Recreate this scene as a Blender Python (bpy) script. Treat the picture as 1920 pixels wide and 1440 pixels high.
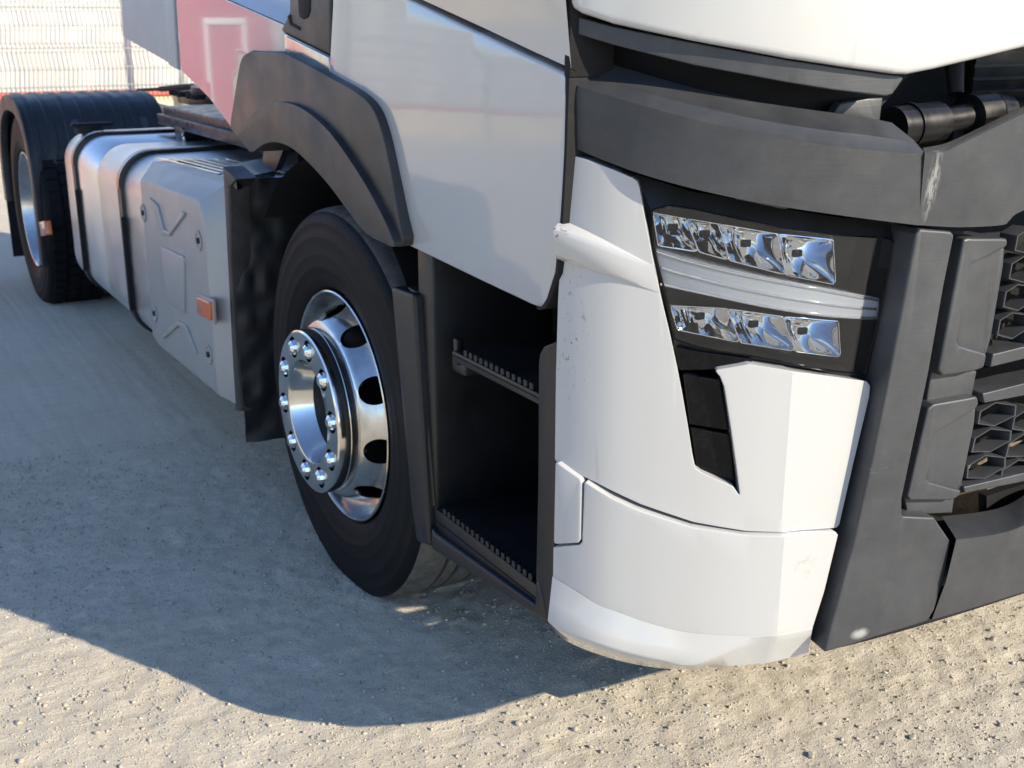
import bpy, bmesh, math, random
import numpy as np
from mathutils import Vector, Matrix
R = math.radians
random.seed(7); rng = np.random.default_rng(7)
for o in list(bpy.data.objects): bpy.data.objects.remove(o)
scene = bpy.context.scene
COL = scene.collection

# ---------------------------------------------------------------- camera
cam = bpy.data.cameras.new('camera'); co = bpy.data.objects.new('camera', cam); COL.objects.link(co)
cam.sensor_width = 36.0; cam.lens = 36.0*2194.92/1920.0
cam.clip_start = .05; cam.clip_end = 500
YAW, PITCH = .529497, .299143
fwd = Vector((math.sin(YAW)*math.cos(PITCH), math.cos(YAW)*math.cos(PITCH), -math.sin(PITCH)))
co.location = (-1.05659, -2.67518, 1.41429)
co.rotation_euler = fwd.to_track_quat('-Z', 'Y').to_euler()
cam.dof.use_dof = True; cam.dof.focus_distance = 2.05; cam.dof.aperture_fstop = 9.0
scene.camera = co
# ---------------------------------------------------------------- sky and sun
SUN_EL = R(26.5); SUN_DIR = Vector((.496, -.868, 0))          # towards the sun, in plan
world = bpy.data.worlds.new('World'); scene.world = world; world.use_nodes = True
wn = world.node_tree.nodes; wl = world.node_tree.links
sky = wn.new('ShaderNodeTexSky'); sky.sky_type = 'NISHITA'; sky.sun_disc = False
sky.sun_elevation = SUN_EL; sky.sun_rotation = math.atan2(SUN_DIR.x, SUN_DIR.y)
sky.air_density = 1.0; sky.dust_density = .1; sky.ozone_density = 3.0
bg = wn['Background']; bg.inputs['Strength'].default_value = .128
tint = wn.new('ShaderNodeMix'); tint.data_type = 'RGBA'; tint.blend_type = 'MULTIPLY'; tint.inputs['Factor'].default_value = 1.0   # clear, deep blue air, the same all over
tint.inputs['B'].default_value = (.98, 1.0, 1.10, 1)
wl.new(sky.outputs[0], tint.inputs['A']); wl.new(tint.outputs['Result'], bg.inputs[0])
sun = bpy.data.lights.new('sun', 'SUN'); sun.energy = 4.0; sun.angle = R(.5); sun.color = (1.0, .89, .71)
so = bpy.data.objects.new('sun', sun); COL.objects.link(so)
sd = Vector((SUN_DIR.x*math.cos(SUN_EL), SUN_DIR.y*math.cos(SUN_EL), math.sin(SUN_EL)))
so.rotation_euler = (-sd).to_track_quat('-Z', 'Y').to_euler(); so.location = sd*30
scene.view_settings.view_transform = 'Standard'; scene.view_settings.look = 'None'
scene.view_settings.exposure = .86; scene.view_settings.gamma = 1.0
scene.view_settings.use_curve_mapping = False
scene.render.engine = 'CYCLES'
scene.cycles.max_bounces = 10; scene.cycles.transparent_max_bounces = 12

# ---------------------------------------------------------------- shape data, metres
PLAN = [(-0.062,-0.98),(-0.0617,-0.9875),(-0.0615,-0.995),(-0.0613,-1.0024),(-0.0611,-1.0099),(-0.0609,-1.0174),(-0.0605,-1.0249),(-0.0599,-1.0324),(-0.059,-1.04),(-0.0581,-1.0476),(-0.0571,-1.0553),(-0.0561,-1.0629),(-0.0549,-1.0706),(-0.0534,-1.0784),(-0.0515,-1.0862),(-0.0491,-1.094),(-0.046,-1.102),(-0.0422,-1.1102),(-0.0378,-1.1186),(-0.0328,-1.1272),(-0.0274,-1.1359),(-0.0218,-1.1444),(-0.0159,-1.1527),(-0.0099,-1.1606),(-0.004,-1.168),(0.002,-1.1749),(0.0083,-1.1815),(0.0148,-1.1877),(0.0214,-1.1937),(0.0281,-1.1995),(0.0348,-1.2051),(0.0414,-1.2106),(0.048,-1.216),(0.0545,-1.2213),(0.061,-1.2265),(0.0676,-1.2315),(0.0741,-1.2364),(0.0806,-1.2412),(0.0871,-1.2459),(0.0936,-1.2505),(0.1,-1.255),(0.1063,-1.2594),(0.1126,-1.2638),(0.1189,-1.268),(0.1251,-1.2722),(0.1313,-1.2763),(0.1375,-1.2802),(0.1438,-1.2842),(0.15,-1.288),(0.1562,-1.2918),(0.1625,-1.2954),(0.1688,-1.299),(0.175,-1.3026),(0.1812,-1.306),(0.1875,-1.3094),(0.1937,-1.3127),(0.2,-1.316),(0.2062,-1.3192),(0.2125,-1.3223),(0.2188,-1.3253),(0.225,-1.3283),(0.2312,-1.3312),(0.2375,-1.3341),(0.2438,-1.337),(0.25,-1.34),(0.2684,-1.343),(0.2863,-1.3461),(0.3041,-1.3491),(0.3219,-1.3522),(0.3401,-1.3552),(0.359,-1.3582),(0.3789,-1.3611),(0.4,-1.364),(0.4226,-1.3668),(0.4465,-1.3697),(0.4713,-1.3725),(0.4969,-1.3752),(0.5228,-1.3779),(0.5488,-1.3805),(0.5747,-1.3828),(0.6,-1.385),(0.625,-1.387),(0.65,-1.3888),(0.675,-1.3904),(0.7,-1.3919),(0.725,-1.3933),(0.75,-1.3946),(0.775,-1.3958),(0.8,-1.397),(0.8243,-1.3981),(0.8477,-1.399),(0.8706,-1.3999),(0.8938,-1.4006),(0.9177,-1.4013),(0.943,-1.4019),(0.9702,-1.4025),(1.0,-1.403),(1.0327,-1.4034),(1.068,-1.4038),(1.1052,-1.404),(1.1437,-1.4042),(1.1831,-1.4044),(1.2227,-1.4046),(1.2618,-1.4048),(1.3,-1.405)]
PLAN2 = [(-0.062,-0.98),(-0.0614,-1.0),(-0.0608,-1.02),(-0.059,-1.0399),(-0.0565,-1.0597),(-0.0531,-1.0794),(-0.0449,-1.0976),(-0.0343,-1.1145),(-0.0225,-1.1304),(-0.01,-1.1457),(0.0031,-1.1603),(0.0169,-1.1741),(0.0298,-1.1886),(0.0435,-1.2024),(0.0579,-1.2157),(0.0729,-1.2284),(0.0884,-1.2406),(0.1043,-1.2523),(0.1206,-1.2635),(0.1373,-1.2742),(0.1543,-1.2844),(0.1716,-1.2939),(0.1892,-1.3029),(0.207,-1.3113),(0.2251,-1.319),(0.2435,-1.326),(0.2622,-1.3323),(0.281,-1.3381),(0.3001,-1.3432),(0.3194,-1.3478),(0.3388,-1.3519),(0.3583,-1.3555),(0.3779,-1.3589),(0.3977,-1.3619),(0.4174,-1.3647),(0.4372,-1.3674),(0.457,-1.3698),(0.4769,-1.3721),(0.4968,-1.3743),(0.5167,-1.3764),(0.5366,-1.3784),(0.5565,-1.3803),(0.5764,-1.3821),(0.5963,-1.3838),(0.6162,-1.3854),(0.6362,-1.3869),(0.6561,-1.3883),(0.6761,-1.3897),(0.696,-1.391),(0.716,-1.3922),(0.7359,-1.3933),(0.7559,-1.3943),(0.7759,-1.3953),(0.7959,-1.3963),(0.8158,-1.3972),(0.8358,-1.398),(0.8558,-1.3987),(0.8758,-1.3994),(0.8958,-1.4001),(0.9158,-1.4007),(0.9358,-1.4012),(0.9558,-1.4017),(0.9758,-1.4021),(0.9957,-1.4025),(1.0157,-1.4028),(1.0357,-1.4031),(1.0557,-1.4033),(1.0757,-1.4036),(1.0957,-1.4037),(1.1157,-1.4039),(1.1357,-1.4041),(1.1557,-1.4042),(1.1757,-1.4043),(1.1957,-1.4044),(1.2157,-1.4046),(1.2357,-1.4047),(1.2557,-1.4048),(1.2757,-1.4049),(1.2957,-1.405)]
OUT = {
 'corner_upper': [(0.1343,1.2118),(0.1371,1.2152),(0.1428,1.2164),(0.1686,1.2111),(0.2123,1.1974),(0.2425,1.186),(0.2501,1.1804),(0.2537,1.1707),(0.2644,1.1213),(0.2791,1.056),(0.2938,0.9964),(0.3085,0.9427),(0.3237,0.8827),(0.3342,0.8361),(0.3451,0.7833),(0.3541,0.737),(0.3605,0.7108),(0.3732,0.7017),(0.411,0.685),(0.4256,0.6773),(0.4373,0.66),(0.4268,0.719),(0.4144,0.7842),(0.4003,0.8526),(0.3926,0.8697),(0.3835,0.8803),(0.4387,0.8902),(0.5051,0.878),(0.5876,0.8598),(0.6587,0.8435),(0.6674,0.8341),(0.6674,0.8144),(0.6468,0.698),(0.6291,0.5886),(0.623,0.5837),(0.5489,0.5906),(0.4518,0.5979),(0.3614,0.6142),(0.2715,0.6431),(0.1984,0.674),(0.1211,0.6986),(0.1176,0.7036),(0.1178,0.8556),(0.1204,0.9835),(0.1238,1.0458),(0.1269,1.1068),(0.1319,1.175)],
 'fin': [[(0.1242,1.1146,-0.004),(0.137,1.1114,-0.004),(0.1494,1.1078,-0.004),(0.1613,1.1039,-0.004),(0.1742,1.0992,-0.004),(0.1892,1.0933,-0.004),(0.204,1.087,-0.004),(0.2185,1.0803,-0.004),(0.2339,1.0729,-0.004),(0.2496,1.065,-0.004),(0.2653,1.0571,-0.004),(0.2809,1.0493,-0.004)],[(0.1297,1.107,0.025),(0.1424,1.1039,0.022531594185200128),(0.1554,1.1001,0.020087788261431296),(0.1685,1.096,0.01767103818200794),(0.1815,1.0914,0.015284383706505448),(0.1947,1.0864,0.01293169137781644),(0.2078,1.0811,0.010618057064201627),(0.2208,1.0754,0.008350527510106327),(0.2352,1.069,0.006139544046783724),(0.2503,1.0622,0.004002355532678774),(0.2656,1.0553,0.0019738615787709027),(0.281,1.0485,0.0002)],[(0.13,1.1027,0.03027),(0.1429,1.0996,0.027277057949555154),(0.1562,1.0958,0.024313943266985445),(0.1696,1.0916,0.021383633795684625),(0.1827,1.087,0.018489815244137852),(0.1956,1.0821,0.01563717579560243),(0.2084,1.0769,0.012831894190344471),(0.2212,1.0714,0.01008251460600392),(0.2356,1.0652,0.007401697156725264),(0.2509,1.0585,0.004810356083373013),(0.2664,1.0517,0.0023508071642597194),(0.282,1.0451,0.0002)],[(0.1298,1.096,0.0312),(0.1428,1.0929,0.028114492731500157),(0.1562,1.0891,0.025059735326789116),(0.1698,1.085,0.022038797727509923),(0.1831,1.0804,0.019055479633131808),(0.1959,1.0757,0.016114614222270545),(0.2086,1.0707,0.013222571330252031),(0.2214,1.0654,0.010388159387632908),(0.2359,1.0595,0.007624430058479654),(0.2514,1.0532,0.0049529444158484676),(0.2672,1.0469,0.0024173269734636283),(0.283,1.0409,0.0002)],[(0.1296,1.0838,0.02903),(0.1426,1.0806,0.02616047824029515),(0.156,1.0769,0.02331955385391388),(0.1696,1.0728,0.02051008188658423),(0.1828,1.0683,0.01773559605881258),(0.1959,1.0636,0.01500059122671161),(0.2087,1.0586,0.01231099133713439),(0.2216,1.0534,0.009674988230498605),(0.2365,1.0474,0.007104719954386079),(0.2525,1.0411,0.004620238306739075),(0.2688,1.0349,0.002262114085321174),(0.2851,1.0289,0.0002)],[(0.127,1.0636,0.02252),(0.1406,1.0601,0.020298434766680112),(0.1544,1.0563,0.018099009435288162),(0.1683,1.0522,0.015923934363807145),(0.1819,1.0479,0.0137759453358549),(0.1953,1.0435,0.011658522240034793),(0.2085,1.0389,0.009576251357781463),(0.2217,1.0341,0.007535474759095693),(0.2376,1.0283,0.005545589642105351),(0.255,1.0219,0.003622119979410897),(0.2724,1.0156,0.0017964754208938123),(0.29,1.0093,0.0002)],[(0.1258,1.0544,0.014150000000000001),(0.1395,1.0517,0.012761521729175072),(0.1531,1.0487,0.011386880897055104),(0.1666,1.0454,0.010027458977379467),(0.1802,1.0418,0.008684965834909315),(0.1941,1.0378,0.0073615764000217465),(0.2078,1.0336,0.0060601570986134135),(0.2214,1.0291,0.004784671724434808),(0.2377,1.0237,0.0035409935263158447),(0.2554,1.0177,0.002338824987131811),(0.2732,1.0117,0.0011977971380586327),(0.291,1.0059,0.0002)],[(0.1209,1.0448,-0.004),(0.1353,1.0427,-0.004),(0.1488,1.0403,-0.004),(0.1619,1.0377,-0.004),(0.1756,1.0347,-0.004),(0.1907,1.0312,-0.004),(0.2055,1.0276,-0.004),(0.2201,1.0237,-0.004),(0.2372,1.0189,-0.004),(0.2555,1.0135,-0.004),(0.2737,1.0083,-0.004),(0.2919,1.0032,-0.004)]],
 'corner_lower': [(0.1791,0.6755),(0.1818,0.6779),(0.2281,0.6534),(0.2723,0.6356),(0.3606,0.6088),(0.4491,0.5956),(0.5201,0.5925),(0.6131,0.5834),(0.6192,0.5764),(0.6008,0.4716),(0.5829,0.4038),(0.5245,0.4039),(0.4677,0.402),(0.3786,0.4068),(0.3334,0.4133),(0.279,0.4273),(0.2424,0.4394),(0.2065,0.4499),(0.1686,0.4677),(0.1243,0.4845),(0.1246,0.5449),(0.1728,0.5606),(0.1774,0.5675)],
 'corner_flare': [[(0.1246,0.49,0.0126),(0.1688,0.4731,0.0126),(0.2065,0.4553,0.0126),(0.2423,0.4448,0.0126),(0.2788,0.4328,0.0126),(0.3331,0.4188,0.0126),(0.3783,0.4123,0.0126),(0.4672,0.4075,0.0126),(0.5237,0.4095,0.0126),(0.582,0.4095,0.0126)],[(0.125,0.4483,0.02),(0.1633,0.4346,0.021),(0.1985,0.4242,0.022),(0.233,0.4155,0.022),(0.2711,0.4044,0.021),(0.3249,0.3917,0.02),(0.3746,0.3833,0.018),(0.4679,0.402,0.013),(0.5239,0.404,0.013),(0.5817,0.4041,0.013)],[(0.1268,0.4131,0.03),(0.1589,0.4024,0.032),(0.1914,0.3994,0.034),(0.2246,0.3926,0.034),(0.2634,0.3825,0.032),(0.3165,0.3706,0.029),(0.3707,0.3598,0.024),(0.4684,0.4015,0.013),(0.524,0.4035,0.013),(0.5812,0.4036,0.013)],[(0.1275,0.4113,0.03),(0.1562,0.3983,0.031),(0.1882,0.3932,0.032),(0.2224,0.386,0.032),(0.2623,0.3759,0.03),(0.3168,0.3642,0.026),(0.3735,0.3552,0.02),(0.4689,0.3856,0.007),(0.527,0.387,0.006),(0.586,0.3865,0.005)],[(0.1097,0.3854,0.0),(0.1335,0.3679,-0.0),(0.1685,0.3584,-0.0),(0.2104,0.3506,0.0),(0.2578,0.3417,0.0),(0.3186,0.3337,-0.002),(0.3841,0.3329,-0.006),(0.4707,0.3368,-0.012),(0.5364,0.3366,-0.015),(0.6013,0.3334,-0.02)],[(0.1097,0.3854,-0.09),(0.1335,0.3679,-0.09),(0.1685,0.3584,-0.09),(0.2104,0.3506,-0.09),(0.2578,0.3417,-0.09),(0.3186,0.3337,-0.09),(0.3841,0.3329,-0.09),(0.4707,0.3368,-0.09),(0.5364,0.3366,-0.09),(0.6013,0.3334,-0.09)]],
 'corner_flap': [(0.1268,0.7017),(0.1318,0.7029),(0.1725,0.682),(0.1754,0.6758),(0.1754,0.5711),(0.1708,0.5642),(0.1276,0.5518),(0.1255,0.5573)],
 'vent_a': [(0.3337,0.8693),(0.3954,0.8594),(0.4164,0.7712),(0.3489,0.7815)],
 'vent_b': [(0.3509,0.7769),(0.4167,0.7656),(0.4306,0.6804),(0.3638,0.7085)],
 'lens': [(0.268,1.1336),(0.2959,1.1419),(0.3348,1.1367),(0.3766,1.1279),(0.425,1.1178),(0.4748,1.1069),(0.5688,1.0923),(0.6833,1.0792),(0.6919,1.0716),(0.6834,1.0147),(0.6752,0.9524),(0.6569,0.8511),(0.5746,0.8669),(0.4907,0.8874),(0.4385,0.8991),(0.3627,0.9111),(0.3132,0.926),(0.2934,1.0099),(0.2745,1.0746)],
 'surround': [[(0.236,1.187,-0.03),(0.2905,1.1726,-0.03),(0.3348,1.1608,-0.03),(0.3779,1.1545,-0.03),(0.428,1.1459,-0.03),(0.48,1.1351,-0.03),(0.5781,1.1181,-0.03),(0.7316,1.0951,-0.03),(0.7573,1.0907,-0.03),(0.743,1.0062,-0.03),(0.729,0.9339,-0.03),(0.6975,0.81,-0.03),(0.588,0.8495,-0.03),(0.5,0.869,-0.03),(0.445,0.8794,-0.03),(0.3667,0.8735,-0.03),(0.3138,0.8723,-0.03),(0.2752,0.9876,-0.03),(0.2533,1.0826,-0.03)],[(0.2678,1.1333,-0.014),(0.2958,1.1416,-0.014),(0.335,1.1364,-0.014),(0.3769,1.1276,-0.014),(0.4255,1.1174,-0.014),(0.4756,1.1065,-0.014),(0.5701,1.0919,-0.014),(0.6851,1.0788,-0.014),(0.6936,1.0712,-0.014),(0.6851,1.0142,-0.014),(0.677,0.9518,-0.014),(0.6586,0.8504,-0.014),(0.5759,0.8662,-0.014),(0.4916,0.8868,-0.014),(0.4391,0.8985,-0.014),(0.363,0.9105,-0.014),(0.3132,0.9255,-0.014),(0.2933,1.0094,-0.014),(0.2743,1.0743,-0.014)],[(0.2678,1.1333,-0.105),(0.2958,1.1416,-0.105),(0.335,1.1364,-0.105),(0.3769,1.1276,-0.105),(0.4255,1.1174,-0.105),(0.4756,1.1065,-0.105),(0.5701,1.0919,-0.105),(0.6851,1.0788,-0.105),(0.6936,1.0712,-0.105),(0.6851,1.0142,-0.105),(0.677,0.9518,-0.105),(0.6586,0.8504,-0.105),(0.5759,0.8662,-0.105),(0.4916,0.8868,-0.105),(0.4391,0.8985,-0.105),(0.363,0.9105,-0.105),(0.3132,0.9255,-0.105),(0.2933,1.0094,-0.105),(0.2743,1.0743,-0.105)]],
 'm1': [(0.269,1.1275),(0.3235,1.1195),(0.349,1.0662),(0.2801,1.075)],
 'm2': [(0.3235,1.1195),(0.3776,1.1116),(0.4005,1.0527),(0.349,1.0662)],
 'm3': [(0.3776,1.1116),(0.4783,1.0944),(0.4996,1.0273),(0.4005,1.0527)],
 'm4': [(0.4783,1.0944),(0.5827,1.0808),(0.5952,1.0063),(0.4996,1.0273)],
 'm5': [(0.3039,0.9781),(0.3996,0.9742),(0.4268,0.9168),(0.3183,0.9376)],
 'm6': [(0.3996,0.9742),(0.4981,0.9586),(0.5266,0.8985),(0.4268,0.9168)],
 'm7': [(0.4981,0.9586),(0.6067,0.9434),(0.6172,0.8811),(0.5266,0.8985)],
 'drl': [(0.2741,1.0714),(0.299,1.0647),(0.3238,1.0582),(0.3485,1.0521),(0.3732,1.0462),(0.3982,1.0405),(0.4234,1.0349),(0.4489,1.0293),(0.475,1.0238),(0.5018,1.0181),(0.5293,1.0122),(0.5576,1.0061),(0.5868,0.9997),(0.6168,0.9929),(0.6477,0.9859),(0.6794,0.9784),(0.6803,0.9418),(0.6501,0.9446),(0.6204,0.9482),(0.5913,0.9523),(0.563,0.9569),(0.5354,0.9618),(0.5087,0.9669),(0.4825,0.9721),(0.4569,0.9774),(0.4319,0.9827),(0.4074,0.9879),(0.383,0.9931),(0.3589,0.9981),(0.3349,1.0029),(0.311,1.0074),(0.2869,1.0115)],
 'drl_line': [(0.2875,1.044),(0.3111,1.0379),(0.3346,1.0319),(0.3582,1.026),(0.3818,1.0203),(0.4057,1.0146),(0.4297,1.0091),(0.4542,1.0037),(0.4792,0.9984),(0.5047,0.9931),(0.5308,0.9879),(0.5578,0.9827),(0.5855,0.9776),(0.6139,0.9726),(0.6431,0.9678),(0.6729,0.9632),(0.6723,0.9587),(0.6426,0.9633),(0.6135,0.9682),(0.5851,0.9732),(0.5575,0.9784),(0.5306,0.9836),(0.5045,0.9888),(0.479,0.9941),(0.454,0.9995),(0.4297,1.0049),(0.4056,1.0104),(0.3818,1.016),(0.3582,1.0218),(0.3347,1.0276),(0.3112,1.0336),(0.2877,1.0397)],
 'drl_top': [(0.2761,1.0702),(0.3006,1.0633),(0.325,1.0568),(0.3494,1.0506),(0.3738,1.0447),(0.3983,1.0391),(0.4232,1.0335),(0.4483,1.0281),(0.474,1.0226),(0.5004,1.017),(0.5274,1.0112),(0.5552,1.0052),(0.5839,0.9988),(0.6135,0.9921),(0.644,0.985),(0.6752,0.9775),(0.6746,0.9731),(0.6435,0.9807),(0.6132,0.9878),(0.5837,0.9945),(0.5551,1.0009),(0.5274,1.0069),(0.5005,1.0127),(0.4743,1.0183),(0.4487,1.0237),(0.4236,1.0291),(0.3989,1.0347),(0.3744,1.0403),(0.3501,1.0462),(0.3258,1.0524),(0.3016,1.059),(0.2771,1.066)],
 'drl_low': [(0.2868,1.0172),(0.3107,1.0131),(0.3344,1.0087),(0.3582,1.0039),(0.3821,0.9989),(0.4062,0.9938),(0.4305,0.9886),(0.4552,0.9834),(0.4805,0.9781),(0.5064,0.9729),(0.5329,0.9679),(0.5602,0.9631),(0.5882,0.9586),(0.617,0.9545),(0.6464,0.951),(0.6764,0.9482),(0.6769,0.9436),(0.6469,0.9464),(0.6174,0.95),(0.5886,0.9541),(0.5606,0.9586),(0.5332,0.9635),(0.5068,0.9685),(0.4809,0.9737),(0.4555,0.979),(0.4308,0.9842),(0.4064,0.9895),(0.3823,0.9946),(0.3584,0.9996),(0.3346,1.0043),(0.3108,1.0088),(0.287,1.0129)],
 'trim_gloss': [(0.3173,0.9131),(0.3632,0.9052),(0.4393,0.8949),(0.4462,0.8867),(0.385,0.8765),(0.3277,0.8738),(0.3223,0.8773)],
 'pillar': [(0.7015,1.101),(0.7662,1.0922),(0.7739,1.0856),(0.7637,0.9992),(0.7517,0.8547),(0.7344,0.7245),(0.7229,0.6336),(0.727,0.6001),(0.8004,0.5847),(0.8452,0.5309),(0.8451,0.5142),(0.8415,0.4518),(0.8265,0.3963),(0.8139,0.3777),(0.6934,0.3732),(0.5897,0.3636),(0.6,0.424),(0.6285,0.5656),(0.6532,0.7364),(0.6752,0.9183),(0.6942,1.0921)],
 'bumper': [[(0.8881,0.5446,-0.03),(1.0058,0.5326,-0.03),(1.0705,0.5352,-0.03),(1.1651,0.5566,-0.03),(1.3877,0.5566,-0.03)],[(0.8532,0.538,0.036),(0.9325,0.5304,0.036),(0.9939,0.5284,0.036),(1.0853,0.5354,0.036),(1.3877,0.5416,0.036)],[(0.8482,0.5365,0.045),(0.923,0.5286,0.045),(0.9838,0.5266,0.045),(1.0746,0.5324,0.045),(1.3877,0.5384,0.045)],[(0.8347,0.4583,0.046),(0.92,0.4586,0.046),(1.0019,0.4576,0.046),(1.1026,0.4591,0.046),(1.3877,0.4633,0.046)],[(0.8279,0.3752,0.03),(0.9372,0.3756,0.03),(1.0354,0.3765,0.03),(1.1398,0.3762,0.03),(1.3877,0.3748,0.03)],[(0.8279,0.3752,-0.06),(0.9372,0.3756,-0.06),(1.0354,0.3765,-0.06),(1.1398,0.3762,-0.06),(1.3877,0.3748,-0.06)]],
 'block_a': [(0.81,1.0735),(0.8202,1.0754),(0.9111,1.0674),(0.9132,1.0555),(0.9054,1.0497),(0.8345,1.0286),(0.8296,1.0218),(0.8269,0.9536),(0.822,0.8984),(0.828,0.8902),(0.893,0.8691),(0.8963,0.8639),(0.8936,0.8422),(0.8666,0.838),(0.7971,0.8393),(0.7872,0.8509),(0.797,0.9475)],
 'block_a_in': [(0.8363,1.0455),(0.9248,1.0482),(0.9276,1.0175),(0.9196,0.8908),(0.912,0.8589),(0.8342,0.8837),(0.8337,0.968)],
 'block_b': [(0.7728,0.7843),(0.7849,0.7913),(0.8852,0.7918),(0.8915,0.7762),(0.8829,0.7667),(0.8029,0.7393),(0.798,0.7313),(0.7881,0.6537),(0.7939,0.6467),(0.8743,0.6164),(0.872,0.6066),(0.8562,0.6013),(0.7557,0.6182),(0.7487,0.6264),(0.7626,0.72)],
 'block_b_in': [(0.8043,0.7526),(0.9031,0.7629),(0.9042,0.7318),(0.8921,0.6259),(0.8917,0.6032),(0.8018,0.6375),(0.8027,0.6936)],
 'plate_mid': [(0.7943,0.8489),(0.9014,0.8295),(0.8966,0.779),(0.8008,0.7757),(0.7885,0.7774)],
 'plate_low': [(0.7566,0.621),(0.8769,0.5976),(0.8764,0.5665),(0.7688,0.5823)],
 'cells_a': [[(0.9572,1.065),(0.984,1.0759),(1.0367,1.0671),(1.0377,1.0482),(0.9924,1.0305),(0.9551,1.0402)],[(0.9516,1.0165),(0.9785,1.0272),(1.0314,1.0178),(1.0324,0.9986),(0.9869,0.9811),(0.9495,0.9914)],[(0.9459,0.9674),(0.9729,0.9779),(1.026,0.9678),(1.027,0.9484),(0.9814,0.9312),(0.9438,0.9419)],[(0.9402,0.9177),(0.9673,0.9281),(1.0206,0.9173),(1.0216,0.8976),(0.9757,0.8806),(0.9381,0.8919)],[(1.0346,1.043),(1.0626,1.0539),(1.1184,1.0445),(1.1197,1.0251),(1.0721,1.0074),(1.0328,1.0176)],[(1.0293,0.9934),(1.0574,1.0041),(1.1134,0.994),(1.1146,0.9744),(1.0669,0.9569),(1.0274,0.9677)],[(1.0239,0.9431),(1.0521,0.9537),(1.1083,0.9429),(1.1096,0.923),(1.0616,0.9057),(1.022,0.9171)],[(1.0184,0.8923),(1.0468,0.9027),(1.1031,0.8911),(1.1044,0.8709),(1.0563,0.854),(1.0165,0.866)],[(1.0477,1.0408),(1.0745,1.0516),(1.1272,1.0429),(1.1282,1.024),(1.0829,1.0063),(1.0456,1.016)],[(1.0421,0.9922),(1.069,1.0029),(1.1219,0.9936),(1.1229,0.9744),(1.0774,0.9568),(1.04,0.9671)],[(1.0364,0.9432),(1.0634,0.9536),(1.1165,0.9435),(1.1175,0.9242),(1.0719,0.907),(1.0343,0.9176)],[(1.1251,1.0187),(1.1531,1.0297),(1.2089,1.0202),(1.2102,1.0008),(1.1626,0.9832),(1.1233,0.9934)],[(1.1198,0.9691),(1.1479,0.9798),(1.2039,0.9698),(1.2051,0.9502),(1.1574,0.9326),(1.1179,0.9435)],[(1.1144,0.9189),(1.1426,0.9294),(1.1988,0.9186),(1.2001,0.8988),(1.1521,0.8814),(1.1125,0.8929)],[(1.1382,1.065),(1.165,1.0759),(1.2177,1.0671),(1.2187,1.0482),(1.1734,1.0305),(1.1361,1.0402)],[(1.1326,1.0165),(1.1595,1.0272),(1.2124,1.0178),(1.2134,0.9986),(1.1679,0.9811),(1.1305,0.9914)],[(1.1269,0.9674),(1.1539,0.9779),(1.207,0.9678),(1.208,0.9484),(1.1624,0.9312),(1.1248,0.9419)],[(1.1212,0.9177),(1.1483,0.9281),(1.2016,0.9173),(1.2026,0.8976),(1.1567,0.8806),(1.1191,0.8919)],[(1.2156,1.043),(1.2436,1.0539),(1.2994,1.0445),(1.3007,1.0251),(1.2531,1.0074),(1.2138,1.0176)],[(1.2103,0.9934),(1.2384,1.0041),(1.2944,0.994),(1.2956,0.9744),(1.2479,0.9569),(1.2084,0.9677)],[(1.2049,0.9431),(1.2331,0.9537),(1.2893,0.9429),(1.2906,0.923),(1.2426,0.9057),(1.203,0.9171)],[(1.2287,1.0408),(1.2555,1.0516),(1.3082,1.0429),(1.3092,1.024),(1.2639,1.0063),(1.2266,1.016)],[(1.2231,0.9922),(1.25,1.0029),(1.3029,0.9936),(1.3039,0.9744),(1.2584,0.9568),(1.221,0.9671)],[(1.2174,0.9432),(1.2444,0.9536),(1.2975,0.9435),(1.2985,0.9242),(1.2529,0.907),(1.2153,0.9176)],[(1.3061,1.0187),(1.3341,1.0297),(1.3899,1.0202),(1.3912,1.0008),(1.3436,0.9832),(1.3043,0.9934)],[(1.3008,0.9691),(1.3289,0.9798),(1.3849,0.9698),(1.3861,0.9502),(1.3384,0.9326),(1.2989,0.9435)],[(1.2954,0.9189),(1.3236,0.9294),(1.3798,0.9186),(1.3811,0.8988),(1.3331,0.8814),(1.2935,0.8929)],[(1.3192,1.065),(1.346,1.0759),(1.3987,1.0671),(1.3997,1.0482),(1.3544,1.0305),(1.3171,1.0402)],[(1.3136,1.0165),(1.3405,1.0272),(1.3934,1.0178),(1.3944,0.9986),(1.3489,0.9811),(1.3115,0.9914)],[(1.3079,0.9674),(1.3349,0.9779),(1.388,0.9678),(1.389,0.9484),(1.3434,0.9312),(1.3058,0.9419)],[(1.3022,0.9177),(1.3293,0.9281),(1.3826,0.9173),(1.3836,0.8976),(1.3377,0.8806),(1.3001,0.8919)]],
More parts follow.
